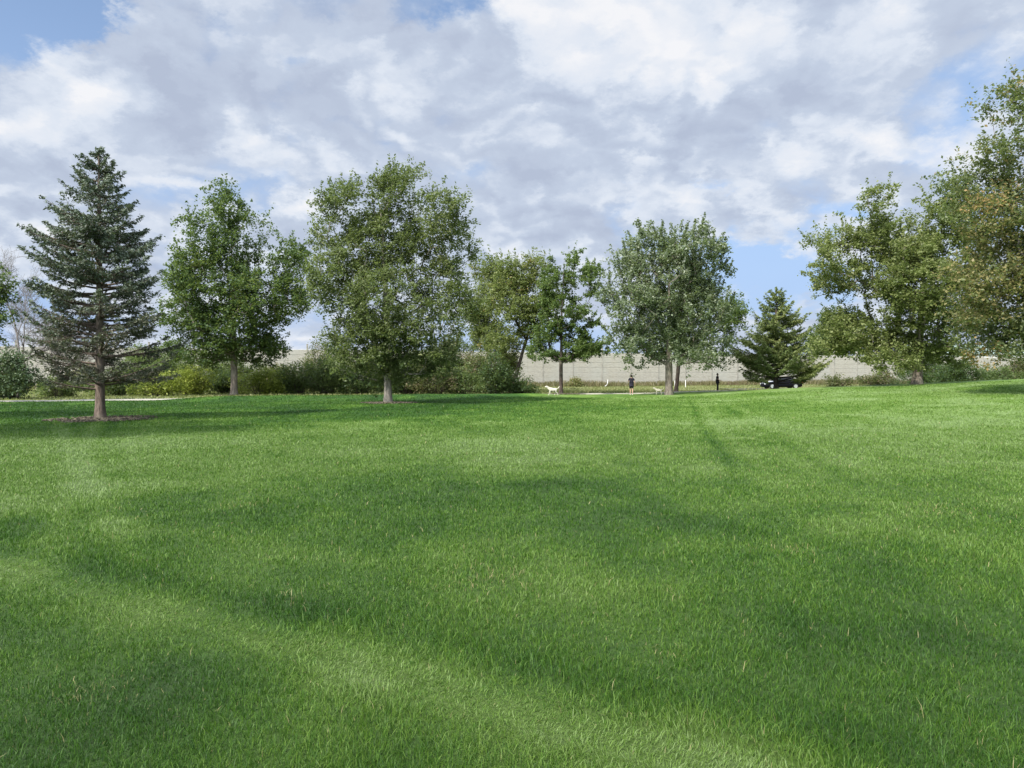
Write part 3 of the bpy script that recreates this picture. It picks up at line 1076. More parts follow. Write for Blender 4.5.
def build_conifer(name, label, Y, base_u, top_v, prof, mats, bark_m, rb, seed, whorls, per_whorl, needle, low_v,
                  tipup=0.16, droop=0.10, twig_step=0.16, nd=26, split=None, thin_low=0.0, gap=0.0, bushy=1.0):
    """prof: list of (v, half width left px, half width right px)"""
    rng = np.random.RandomState(seed)
    bx = PX(base_u, Y)
    bz = gz(bx, Y)
    root = empty(name, (bx, Y, bz))
    tag(root, label, 'tree')
    H = PZ(top_v, Y) - bz
    z0 = PZ(low_v, Y) - bz
    pv = np.array([PZ(p[0], Y) - bz for p in prof])[::-1]
    pl = np.array([p[1] / F * Y for p in prof])[::-1]
    pr = np.array([p[2] / F * Y for p in prof])[::-1]
    trunk = trunk_line((0, 0, 0), (0, 0, H * 0.985), 0.006, rng)
    tb = MB()
    n = len(trunk)
    rr = [rb * (1 - i / n) ** 0.8 + 0.012 for i in range(n)]
    tb.tube([(0, 0, -0.2), (0, 0, 0.1)] + [tuple(p) for p in trunk[1:]], [rr[0] * 1.7, rr[0] * 1.25] + rr[1:], 12)
    SA, SB, SR1, SR2 = [], [], [], []
    NC, ND, NCL = [], [], []
    for w in range(whorls):
        fz = (w + 0.5 * rng.rand()) / whorls
        z = z0 + (H - z0) * (fz ** 0.95) * 0.985
        k = max(4, int(per_whorl * (1.0 if fz < 0.7 else 0.85)))
        ph = rng.rand() * 6.28
        for b in range(k):
            az = ph + 6.283 * b / k + rng.randn() * 0.35
            if rng.rand() < gap:
                continue
            cx = math.cos(az)
            wl, wr = np.interp(z, pv, pl), np.interp(z, pv, pr)
            L = (wl if cx < 0 else wr) * abs(cx) + 0.5 * (wl + wr) * (1 - abs(cx))
            L *= 0.60 + 0.44 * rng.rand()
            L = max(L, 0.12)
            zz = z + rng.randn() * 0.13
            d = np.array([math.cos(az), math.sin(az), 0])
            up0 = (-droop if fz < 0.5 else -droop + (fz - 0.5) * 0.8) + rng.randn() * 0.10
            m = max(3, int(L / 0.25))
            pts = []
            for i in range(m + 1):
                t = i / m
                pts.append(np.array([0, 0, zz]) + d * L * t + np.array([0, 0, L * (up0 * t + tipup * t * t)]))
            pts = np.array(pts)
            clv = rng.rand()
            r0 = 0.012 + 0.016 * L
            for i in range(m):
                SA.append(pts[i]); SB.append(pts[i + 1])
                SR1.append(r0 * (1 - i / m) + 0.004); SR2.append(r0 * (1 - (i + 1) / m) + 0.004)
            # side twigs lie in a nearly flat fan
            s = (0.26 + gap) * L * (1 - fz * 0.85) + 0.05
            side = np.array([-d[1], d[0], 0])
            while s < L:
                t = s / L
                c = np.array([np.interp(t, np.linspace(0, 1, m + 1), pts[:, j]) for j in range(3)])
                for sg in (-1, 1):
                    tl = (0.55 * (L - s) + 0.14) * (0.6 + 0.6 * rng.rand())
                    tl = min(tl, 1.0)
                    td = d * 0.72 + side * sg * 0.75 + np.array([0, 0, -0.10 + 0.12 * rng.randn()])
                    td /= np.linalg.norm(td)
                    e = c + td * tl
                    SA.append(c); SB.append(e); SR1.append(0.006); SR2.append(0.003)
                    bare = rng.rand() < thin_low * (1 - fz) * (1.2 - t)
                    if bare:
                        continue
                    q = max(2, int(nd * tl * bushy))
                    f = rng.rand(q) ** 0.8
                    cc = c + td * tl * f[:, None]
                    # tertiary spread
                    cc = cc + rng.randn(q, 3) * np.array([0.055, 0.055, 0.032]) * (0.6 + tl) * bushy ** 0.3
                    NC.append(cc)
                    ND.append(np.repeat(td[None], q, 0))
                    NCL.append(np.full(q, clv))
                s += twig_step * (0.7 + 0.6 * rng.rand())
            q = max(3, int(nd * 0.45))
            f = 1 - 0.3 * rng.rand(q)
            cc = pts[-1] + (pts[-1] - pts[-2]) * (f[:, None] - 0.7) * 2 + rng.randn(q, 3) * 0.035
            NC.append(cc)
            ND.append(np.repeat(d[None], q, 0))
            NCL.append(np.full(q, clv))
    # leader tuft
    q = 60
    cc = np.array([0, 0, H * 0.955]) + np.stack([rng.randn(q) * .05, rng.randn(q) * .05, rng.rand(q) * H * 0.05], 1)
    NC.append(cc); ND.append(np.repeat([[0, 0, 1.0]], q, 0)); NCL.append(np.full(q, .5))
    V, Q = tubes_np(np.array(SA), np.array(SB), np.array(SR1), np.array(SR2), 4)
    wood(tb, V, Q, bark_m, root)
    C, D, CL = np.concatenate(NC), np.concatenate(ND), np.concatenate(NCL)
    D = D + rng.randn(len(D), 3) * 0.45
    V, Q = leaves_np(C, np.full(len(C), needle[0]), rng, up=0.3, aspect=needle[1], dirs=D)
    r = rng.rand(len(C))
    o = mesh_np('crown', V, quads=Q, mat=mats[0], parent=root, fattr={'rnd': ('FACE', r), 'clu': ('FACE', CL)})
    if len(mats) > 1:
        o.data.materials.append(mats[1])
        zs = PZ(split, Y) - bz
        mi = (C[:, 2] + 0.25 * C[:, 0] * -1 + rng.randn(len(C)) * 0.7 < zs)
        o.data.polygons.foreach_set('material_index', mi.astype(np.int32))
    return root


build_conifer('spruce_tree', 'tall blue green spruce with bare lower trunk, leftmost whole tree on the lawn', 28.8, 100, 150,
              [(150, 1, 1), (165, 9, 8), (185, 22, 20), (205, 38, 32), (225, 52, 44), (245, 64, 54), (275, 68, 60), (310, 70, 66), (345, 68, 76), (368, 60, 78), (388, 52, 66)],
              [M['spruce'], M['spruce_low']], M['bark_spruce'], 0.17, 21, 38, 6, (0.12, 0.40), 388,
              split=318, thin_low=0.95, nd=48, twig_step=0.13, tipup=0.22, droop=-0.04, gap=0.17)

build_conifer('pine_tree', 'broad bushy yellow green pine with a dark car parked behind its trunk', 72, 776, 288,
              [(288, 2, 2), (300, 9, 9), (318, 24, 22), (335, 34, 34), (350, 42, 40), (362, 48, 48), (374, 54, 54), (380, 50, 56), (386, 26, 34)],
              [M['pine']], M['bark_dark'], 0.20, 5, 20, 7, (0.24, 0.30), 385,
              tipup=0.34, droop=0.02, nd=28, twig_step=0.22, bushy=1.3, gap=0.14)

T2 = [(230, 210, 15, 22), (212, 234, 20, 22), (240, 246, 30, 27), (292, 268, 18, 22), (212, 285, 38, 32), (268, 300, 38, 28), (194, 322, 28, 26),
      (235, 330, 40, 26), (195, 264, 14, 17), (300, 298, 12, 18), (250, 352, 40, 12), (205, 352, 40, 12), (262, 225, 10, 14)]
build_tree('maple_tree', 'dark green broad maple with a short pale trunk in front of the yellow green bushes', 66, 234, T2, M['l_maple'], M['bark_grey'],
           rb=0.33, tips=300, per=85, leaf=0.19, spread=0.48, seed=2)
T3 = [(345, 205, 32, 24), (405, 195, 38, 26), (440, 215, 30, 28), (328, 232, 18, 20), (385, 245, 46, 38), (448, 250, 26, 30), (342, 285, 30, 34),
      (400, 310, 55, 40), (452, 315, 28, 34), (355, 342, 34, 24), (415, 350, 44, 20), (387, 184, 10, 10), (362, 362, 36, 12), (412, 368, 38, 11), (388, 376, 22, 7)]
build_tree('ash_tree', 'largest olive green tree on the lawn, round crown reaching low over a ring of mulch', 47.5, 388, T3, M['l_locust'], M['bark_pale'],
           rb=0.27, tips=460, per=85, leaf=0.13, spread=0.34, seed=3, top_v=205)
T4 = [(571, 266, 7, 24), (591, 278, 8, 22), (550, 284, 10, 26), (561, 308, 22, 24), (548, 332, 20, 18), (580, 322, 18, 20), (563, 349, 38, 12),
      (590, 350, 18, 11), (540, 353, 14, 11)]
build_tree('maple_tree', 'small green tree with a thin dark trunk beside the white dog, several pointed leaders', 71, 561, T4, M['l_green'], M['bark_dark'],
           rb=0.20, tips=190, per=70, leaf=0.17, spread=0.27, seed=4, top_v=262)
T4B = [(515, 285, 20, 18), (535, 272, 14, 14), (502, 300, 16, 16), (548, 298, 14, 18), (522, 312, 20, 12), (503, 345, 20, 14), (530, 330, 14, 10), (512, 270, 12, 10)]
build_tree('leaning_tree', 'slender dark trunk leaning right with sparse yellowing leaves at the end of the hedge', 77, 511, T4B, M['l_yellow'], M['bark_dark'],
           rb=0.20, tips=170, per=65, leaf=0.18, spread=0.45, seed=6, lean_u=540, top_v=285)
T4C = [(482, 282, 11, 20), (492, 268, 8, 12), (480, 308, 14, 20), (488, 335, 18, 15), (500, 290, 8, 12)]
build_tree('thin_tree', 'thin pale tree with sparse light leaves behind the largest tree', 86, 487, T4C, M['l_yellow'], M['bark_pale'],
           rb=0.13, tips=130, per=60, leaf=0.18, spread=0.45, seed=7)
T5B = [(692, 300, 24, 26), (690, 335, 28, 22), (728, 318, 14, 20), (705, 355, 24, 10), (735, 345, 12, 12)]
build_tree('maple_tree', 'dark thin leaning trunk directly behind the silver leaved tree', 75, 676, T5B, M['l_green'], M['bark_dark'],
           rb=0.22, tips=120, per=60, leaf=0.19, spread=0.45, seed=9, lean_u=686, top_v=290)
T5 = [(650, 250, 28, 20), (690, 255, 30, 20), (628, 272, 20, 22), (670, 282, 46, 34), (714, 280, 18, 20), (636, 312, 32, 26), (700, 315, 30, 26),
      (668, 340, 44, 20), (625, 345, 22, 14), (712, 343, 18, 14), (612, 300, 10, 16), (640, 362, 22, 8), (690, 358, 26, 9), (660, 235, 10, 8)]
build_tree('silver_maple_tree', 'pale silvery green round tree with a thick trunk between the two walkers', 65, 669, T5, M['l_silver'], M['bark_grey'],
           rb=0.36, tips=300, per=85, leaf=0.18, spread=0.42, seed=10, sprigs=0.9, top_v=270, hole_at=0.22)
T6 = [(868, 210, 14, 16), (845, 238, 24, 13), (823, 262, 14, 18), (880, 240, 22, 22), (925, 210, 18, 20), (915, 245, 32, 28), (860, 275, 32, 18),
      (900, 288, 38, 26), (828, 290, 16, 10), (945, 260, 28, 34), (950, 310, 34, 28), (858, 336, 34, 14), (872, 316, 24, 14), (846, 322, 18, 10), (872, 362, 26, 7), (938, 362, 30, 10), (828, 347, 18, 10), (882, 352, 28, 12),
      (920, 342, 40, 16), (950, 350, 28, 14), (815, 238, 8, 10), (895, 315, 24, 16), (900, 262, 26, 22), (940, 220, 20, 18)]
build_tree('shade_tree', 'wide spreading green tree with a stout trunk standing at the right end of the lawn', 62, 917, T6, M['l_right'], M['bark_grey'],
           rb=0.42, tips=460, per=80, leaf=0.18, spread=0.42, seed=12, lean_u=925, top_v=230, rise=0.25, hole_at=0.30)
T7 = [(1010, 92, 14, 10), (998, 106, 9, 7), (1032, 98, 18, 14), (1035, 120, 36, 16), (1005, 150, 30, 20), (975, 185, 24, 15), (1045, 190, 50, 32), (985, 225, 36, 24), (1015, 265, 46, 30),
      (972, 285, 26, 15), (1005, 318, 40, 16), (1060, 300, 50, 34), (1100, 120, 50, 40), (1100, 220, 60, 50), (1140, 170, 50, 50), (1060, 80, 30, 20), (1100, 320, 60, 30),
      (950, 205, 10, 10), (1000, 345, 36, 12), (1150, 260, 50, 50)]
build_tree('rusty_leaf_tree', 'near tree cut off by the right edge of the photo, branches with rusty orange leaves', 42, 1105, T7, M['l_rust'], M['bark_grey'],
           rb=0.36, tips=700, per=78, leaf=0.15, spread=0.44, seed=14, extra_mats=(M['l_orange'], (975, 275, 46, 50)), rise=0.2, depth=0.5, hole_at=0.26)
TL = [(-12, 292, 18, 18), (-5, 315, 18, 16), (-30, 330, 30, 30), (-30, 280, 20, 20)]
build_tree('edge_tree', 'dark sparse tree half cut off by the left edge of the photo', 48, -28, TL, M['l_bush_d'], M['bark_dark'],
           rb=0.2, tips=90, per=55, leaf=0.15, spread=0.34, seed=15)
TB = [(836, 330, 14, 16), (826, 345, 16, 12), (848, 345, 14, 10)]
build_tree('far_tree', 'dark tree rising behind the pale wall to the right of the pine', 150, 836, TB, M['l_bush_d'], M['bark_dark'],
           rb=0.35, tips=110, per=80, leaf=0.36, spread=0.8, seed=16)


def build_bare_tree(label, Y, base_u, H, seed, lean=0.1, name='bare_tree', rb=0.15):
    rng = np.random.RandomState(seed)
    bx = PX(base_u, Y)
    root = empty(name, (bx, Y, gz(bx, Y)))
    tag(root, label, 'tree')
    A, B, r1, r2 = [], [], [], []

    def grow(p, d, L, r, lv):
        n = 4
        for i in range(n):
            nd = d + rng.randn(3) * 0.10 + np.array([0, 0, 0.05])
            nd /= np.linalg.norm(nd)
            q = p + nd * L / n
            rn = max(r * 0.88, 0.007)
            A.append(p); B.append(q); r1.append(r); r2.append(rn)
            if lv < 5 and (i > 0 or lv > 0):
                for _ in range(1 if lv == 0 else (1 if rng.rand() < 0.75 else 2)):
                    sd = nd + rng.randn(3) * 0.62
                    sd[2] = sd[2] * 0.8 + 0.12
                    sd /= np.linalg.norm(sd)
                    grow(q, sd, L * (0.50 + 0.22 * rng.rand()), max(rn * 0.55, 0.006), lv + 1)
            p, d, r = q, nd, rn
    tb = MB()
    th = H * 0.28
    tb.tube([(0, 0, -.2), (0, 0, 0.1), (lean * 0.5, 0, th * 0.5), (lean, 0, th)], [rb * 1.4, rb * 1.1, rb * 0.9, rb * 0.8], 8)
    grow(np.array([lean, 0, th - 0.05]), np.array([0.05, 0, 1.0]), H * 0.42, rb * 0.75, 0)
    for k in range(3):
        dd = rng.randn(3)
        dd[2] = 1.0
        dd /= np.linalg.norm(dd)
        grow(np.array([lean, 0, th - 0.1]), dd, H * 0.36, rb * 0.5, 1)
    V, Q = tubes_np(np.array(A), np.array(B), np.array(r1), np.array(r2), 3)
    wood(tb, V, Q, M['twig'], root)
    return root


build_bare_tree('leafless grey tree seen between the spruce and the left edge', 58, 18, 9.8, 31)
build_bare_tree('smaller leafless tree close behind the spruce trunk, thick short stem', 66, 57, 6.5, 33, rb=0.24)


def build_shrub(name, label, u, Y, hw, top_v, mat, seed, group=None, leaf=0.17, tips=None, per=60, cat='bush', stem=None, spread=0.30, dens=1.0, upright=False):
    rng = np.random.RandomState(seed)
    bx = PX(u, Y)
    bz = gz(bx, Y)
    root = empty(name, (bx, Y, bz))
    tag(root, label, cat, group)
    w = hw * 1.25 / F * Y
    H = PZ(top_v, Y) - bz
    lob = []
    for k in range(7):
        fx = (rng.rand() * 2 - 1) * 0.55
        hh = H * (0.55 + 0.45 * rng.rand()) * (1 - 0.35 * abs(fx))
        lob.append((fx * w, (rng.rand() * 2 - 1) * w * 0.35, hh * 0.52, w * 0.42, w * 0.42, hh * 0.48))
    lob.append((0, 0, H * 0.5, w * 0.5, w * 0.5, H * 0.48))
    tips = tips or int(16 + 14 * w * H * 0.6)
    raw, _ = sample_lobes(lob, tips * 6, rng)
    raw = raw[raw[:, 2] > 0.12]
    tp = thin_points(raw, 0.24, rng, tips)
    A, B = [], []
    for p in tp:
        b = np.array([p[0] * 0.25, p[1] * 0.25, -0.05])
        m = b + (p - b) * 0.5 + np.array([0, 0, 0.15 * H]) + rng.randn(3) * 0.06
        A += [b, m]
        B += [m, p]
    A, B = np.array(A), np.array(B)
    n = len(A)
    r1 = np.where(np.arange(n) % 2 == 0, 0.03, 0.018)
    V, Q = tubes_np(A, B, r1, r1 * 0.6, 4)
    mesh_np('stems', V, quads=Q, mat=stem or M['twig_brown'], parent=root)
    k = max(4, int(per * dens * 1.35))
    ci = np.repeat(np.arange(len(tp)), k)
    C = tp[ci] + rng.randn(len(ci), 3) * spread * np.array([1, 1, 0.8])
    q = rng.rand(len(ci)) < 0.10
    C = np.where(q[:, None], tp[ci] + (tp[ci] - np.array([0, 0, 0.3 * H])) * (rng.rand(len(ci)) * 0.25)[:, None] + rng.randn(len(ci), 3) * 0.06, C)
    C[:, 2] = np.abs(C[:, 2]) + 0.03
    V, Q = leaves_np(C, np.full(len(C), leaf), rng)
    cl = rng.rand(len(tp))[ci]
    mesh_np('foliage', V, quads=Q, mat=mat, parent=root, fattr={'rnd': ('FACE', rng.rand(len(C))), 'clu': ('FACE', cl)})
    return root


HG = 'bushes of the hedgerow behind the lawn'
shrubs = [
    ('juniper_bush', 'grey green evergreen bush at the left edge beside the path', 8, 56, 32, 345, 'cedar', None, 1.0),
    ('bush', 'olive bush low behind the spruce, left of its trunk', 62, 62, 26, 376, 'l_bush_g', HG, 0.8),
    ('bush', 'dull green bush right behind the spruce trunk', 118, 66, 26, 368, 'l_bush_g', HG, 0.9),
    ('bush', 'bright yellow green bush low beside the right side of the spruce', 160, 64, 22, 372, 'l_bush_y', HG, 1.0),
    ('bush', 'widest bright yellow green bush left of the dark green maple', 196, 69, 34, 364, 'l_bush_y', HG, 1.0),
    ('bush', 'dark bush directly behind the pale trunk of the dark green maple', 226, 73, 22, 368, 'l_bush_d', HG, 1.0),
    ('bush', 'yellow green bush just right of the dark green maple trunk', 262, 71, 26, 366, 'l_bush_y', HG, 1.0),
    ('bush', 'mid green bush below the visible cream stretch of wall', 297, 72, 24, 362, 'l_bush_g', HG, 1.0),
    ('bush', 'green bush left of the largest tree, under its outer branches', 328, 71, 24, 352, 'l_bush_g', HG, 1.0),
    ('bush', 'dark bush directly left of the largest tree trunk', 360, 70, 22, 356, 'l_bush_d', HG, 1.0),
    ('bush', 'dark bush directly right of the largest tree trunk', 408, 70, 22, 358, 'l_bush_d', HG, 1.0),
    ('bush', 'olive bush with a gap showing stems, right of the largest tree', 436, 69, 24, 352, 'l_bush_o', HG, 0.8),
    ('bush', 'grey green bush under the right edge of the largest tree', 464, 69, 20, 362, 'l_bush_g', HG, 1.0),
    ('bush', 'very dark glossy bush left of the leaning trunk', 492, 72, 22, 352, 'l_bush_d', HG, 1.0),
    ('bush', 'low spreading bush at the foot of the leaning trunk', 522, 73, 16, 376, 'l_bush_d', HG, 0.8),
    ('bush', 'tall green bush behind the hedge above the yellow bushes', 176, 80, 30, 350, 'l_bush_g', HG, 0.9),
    ('bush', 'tall bush in the back row between maple and largest tree', 322, 82, 26, 340, 'l_bush_o', HG, 0.8),
    ('bush', 'tall back row bush behind the right side of the largest tree', 452, 80, 30, 334, 'l_bush_g', HG, 1.0),
    ('bush', 'tall yellowing bush in the back row beside the leaning trunk', 496, 80, 20, 338, 'l_yellow', HG, 0.9),
    ('bush', 'back row green bush showing left of the spruce trunk', 84, 82, 24, 362, 'l_bush_o', HG, 0.8),
    ('bush', 'back row bush showing through the lower right spruce branches', 132, 84, 30, 352, 'l_bush_g', HG, 1.0),
    ('bush', 'back row bush behind the crown bottom of the dark green maple', 232, 84, 30, 352, 'l_bush_g', HG, 1.0),
    ('bush', 'low back row bush right of the maple under the cream wall', 278, 82, 24, 364, 'l_bush_o', HG, 1.0),
    ('bush', 'shadowy back row bush behind the largest tree trunk', 384, 82, 32, 340, 'l_bush_d', HG, 1.0),
    ('bush', 'leafy back row bush seen under the right half of the largest tree', 420, 82, 28, 344, 'l_bush_g', HG, 1.0),
    ('bush', 'back row bush filling the gap left of the very dark glossy bush', 474, 76, 22, 350, 'l_bush_o', HG, 1.0),
    ('bush', 'tall dull green bush glimpsed between the spruce and the dark green maple', 150, 88, 26, 338, 'l_bush_g', HG, 1.0),
    ('bush', 'dark back row bush right behind the stout trunk of the spreading tree', 932, 84, 30, 352, 'l_bush_d', None, 1.0),
    ('bush', 'low weedy bush left of the brown tall bush at the right edge', 1006, 78, 16, 368, 'l_bush_g', None, 0.8),
    ('bush', 'twiggy brown bush against the wall right of the pine', 838, 105, 12, 372, 'l_bush_o', None, 0.35),
    ('bush', 'sparse low bush left of the stout trunk of the spreading tree', 880, 100, 18, 368, 'l_bush_o', None, 0.5),
    ('bush', 'dark green bush right of the stout trunk of the spreading tree', 958, 78, 26, 356, 'l_bush_d', None, 1.0),
    ('bush', 'medium bush in front of the wall near the right edge', 988, 84, 16, 364, 'l_bush_g', None, 0.9),
    ('bush', 'brownish tall bush cut off by the right edge', 1020, 82, 18, 352, 'l_bush_o', None, 0.8),
    ('bush', 'small rusty weed bush against the wall right of the thin dark trunk', 575, 106, 5, 379, 'l_orange', None, 0.6),
]
for i, (nm, lb, u, Y, hw, tv, mt, gp, dn) in enumerate(shrubs):
    build_shrub(nm, lb, u, Y, hw, tv, M[mt], 100 + i, gp, leaf=0.17 if Y < 90 else 0.24, dens=dn, per=58)


# mulch under two trees
def mulch(label, cx, cy, rx, ry, seed):
    rng = np.random.RandomState(seed)
    n = 40
    V = [(cx, cy, gz(cx, cy) + 0.07)]
    for ring, (f, h) in enumerate(((0.5, 0.06), (0.85, 0.03), (1.0, -0.03))):
        for k in range(n):
            a = 2 * math.pi * k / n
            w = 1 + 0.26 * math.sin(3 * a + seed) + 0.16 * math.sin(7 * a + seed) + 0.15 * rng.randn()
            x, y = cx + math.cos(a) * rx * f * w, cy + math.sin(a) * ry * f * w
            V.append((x, y, gz(x, y) + h + 0.01 * rng.rand()))
    Fs = [(0, 1 + k, 1 + (k + 1) % n) for k in range(n)]
    for r in range(2):
        b0, b1 = 1 + r * n, 1 + (r + 1) * n
        Fs += [(b0 + k, b1 + k, b1 + (k + 1) % n, b0 + (k + 1) % n) for k in range(n)]
    mb = MB()
    mb.add(V, Fs)
    for _ in range(320):
        a, r = rng.rand() * 6.28, math.sqrt(rng.rand()) * 1.3
        x, y = cx + math.cos(a) * rx * r * 1.05, cy + math.sin(a) * ry * r * 1.05
        c = Vector((x, y, gz(x, y) + 0.06 + 0.03 * (1 - r)))
        rot = Matrix.Rotation(rng.rand() * 6.28, 3, 'Z') @ Matrix.Rotation(rng.randn() * 0.4, 3, 'X')
        mb.box(c, (0.05 + 0.1 * rng.rand(), 0.03, 0.02 + 0.03 * rng.rand()), rot)
    o = mb.build('mulch', M['mulch'])
    tag(o, label, 'mulch', kind='stuff')


# unseen trees added left of the frame to cast shade under the spruce
def unseen_tree(label, x, y, zc, r, seed):
    rng = np.random.RandomState(seed)
    root = empty('added_shade_tree', (x, y, gz(x, y)))
    tag(root, label, 'tree')
    lob = [(rng.randn() * r * .4, rng.randn() * r * .4, zc + rng.randn() * r * 0.3, r * .7, r * .7, r * .5) for _ in range(6)]
    raw, _ = sample_lobes(lob, 900, rng)
    tp = thin_points(raw, 0.5, rng, 130)
    tl = trunk_line((0, 0, 0), (0, 0, zc), 0.03, rng)
    pos, par, ends = skeleton(tl, tp, rng)
    nt = len(tl)
    tb = MB()
    tb.tube([tuple(p) for p in tl], [0.2 * (1 - 0.8 * i / nt) for i in range(nt)], 10)
    idx = np.arange(nt, len(pos))
    V, Q = tubes_np(pos[par[idx]], pos[idx], np.full(len(idx), 0.02), np.full(len(idx), 0.015), 4)
    wood(tb, V, Q, M['bark_grey'], root)
    ci = np.repeat(np.arange(len(tp)), 130)
    C = tp[ci] + rng.randn(len(ci), 3) * 0.38
    V, Q = leaves_np(C, np.full(len(C), 0.20), rng)
    mesh_np('crown', V, quads=Q, mat=M['l_green'], parent=root, fattr={'rnd': ('FACE', rng.rand(len(C))), 'clu': ('FACE', rng.rand(len(tp))[ci])})


unseen_tree('unseen round leafy tree nearer the camera, added left of the view for shade', -20.0, 17.0, 8.5, 3.6, 51)
unseen_tree('unseen leafy tree farther back, added left of the view for shade', -29.0, 25.0, 9.0, 4.2, 52)

mulch('brown needles and chips around the spruce trunk', SPR[0] + 0.1, SPR[1] - 0.1, 1.35, 1.5, 1)
mulch('dark mulch ring around the largest tree trunk', PX(390, 47.5), 47.3, 1.3, 1.2, 2)
mulch('dark mulch ring around the thin dark trunk', PX(564, 71), 71, 1.5, 0.9, 4)
mulch('dark mulch ring around the dark green maple', PX(234, 66), 66, 1.0, 0.9, 3)


# ------------------------------------------------------------------ people and dogs
def skin_body(name, pts, edges, radii, mat, parent, sub=2, root=0):
    me = bpy.data.meshes.new(name)
    me.from_pydata(pts, edges, [])
    o = bpy.data.objects.new(name, me)
    COL.objects.link(o)
    o.modifiers.new('Skin', 'SKIN')
    if not me.skin_vertices:
        bpy.context.view_layer.objects.active = o
        bpy.ops.mesh.customdata_skin_add()
    for i, sv in enumerate(me.skin_vertices[0].data):
        r = radii[i]
        sv.radius = r if hasattr(r, '__len__') else (r, r)
        sv.use_root = (i == root)
    m = o.modifiers.new('Sub', 'SUBSURF')
    m.levels = sub
    m.render_levels = sub
    o.modifiers['Skin'].use_smooth_shade = True
    dg = bpy.context.evaluated_depsgraph_get()
    ev = o.evaluated_get(dg)
    me2 = bpy.data.meshes.new_from_object(ev)
    o.modifiers.clear()
    o.data = me2
    me2.materials.clear()
    me2.materials.append(mat)
    me2.polygons.foreach_set('use_smooth', [True] * len(me2.polygons))
    if parent:
        o.parent = parent
    return o


SKIN = principled('skin', (0.42, 0.26, 0.19), 0.55, var=0.06)
HAIR = principled('hair_dark', (0.02, 0.016, 0.013), 0.5, var=0.2)
NAVY = principled('navy_cloth', (0.018, 0.016, 0.028), 0.85, var=0.3, scale=20)
BLACK = principled('black_cloth', (0.012, 0.012, 0.013), 0.85, var=0.3, scale=20)
SHOE = principled('shoe_light', (0.55, 0.52, 0.48), 0.6, var=0.1)
DSHOE = principled('shoe_dark', (0.02, 0.02, 0.02), 0.6, var=0.1)


def ell(mb, c, r, n=10, m=7):
    vs, fs = [], []
    for i in range(m + 1):
        th = math.pi * i / m
        for k in range(n):
            a = 2 * math.pi * k / n
            vs.append((c[0] + r[0] * math.sin(th) * math.cos(a), c[1] + r[1] * math.sin(th) * math.sin(a), c[2] + r[2] * math.cos(th)))
    for i in range(m):
        for k in range(n):
            fs.append((i * n + k, (i + 1) * n + k, (i + 1) * n + (k + 1) % n, i * n + (k + 1) % n))
    mb.add(vs, fs)


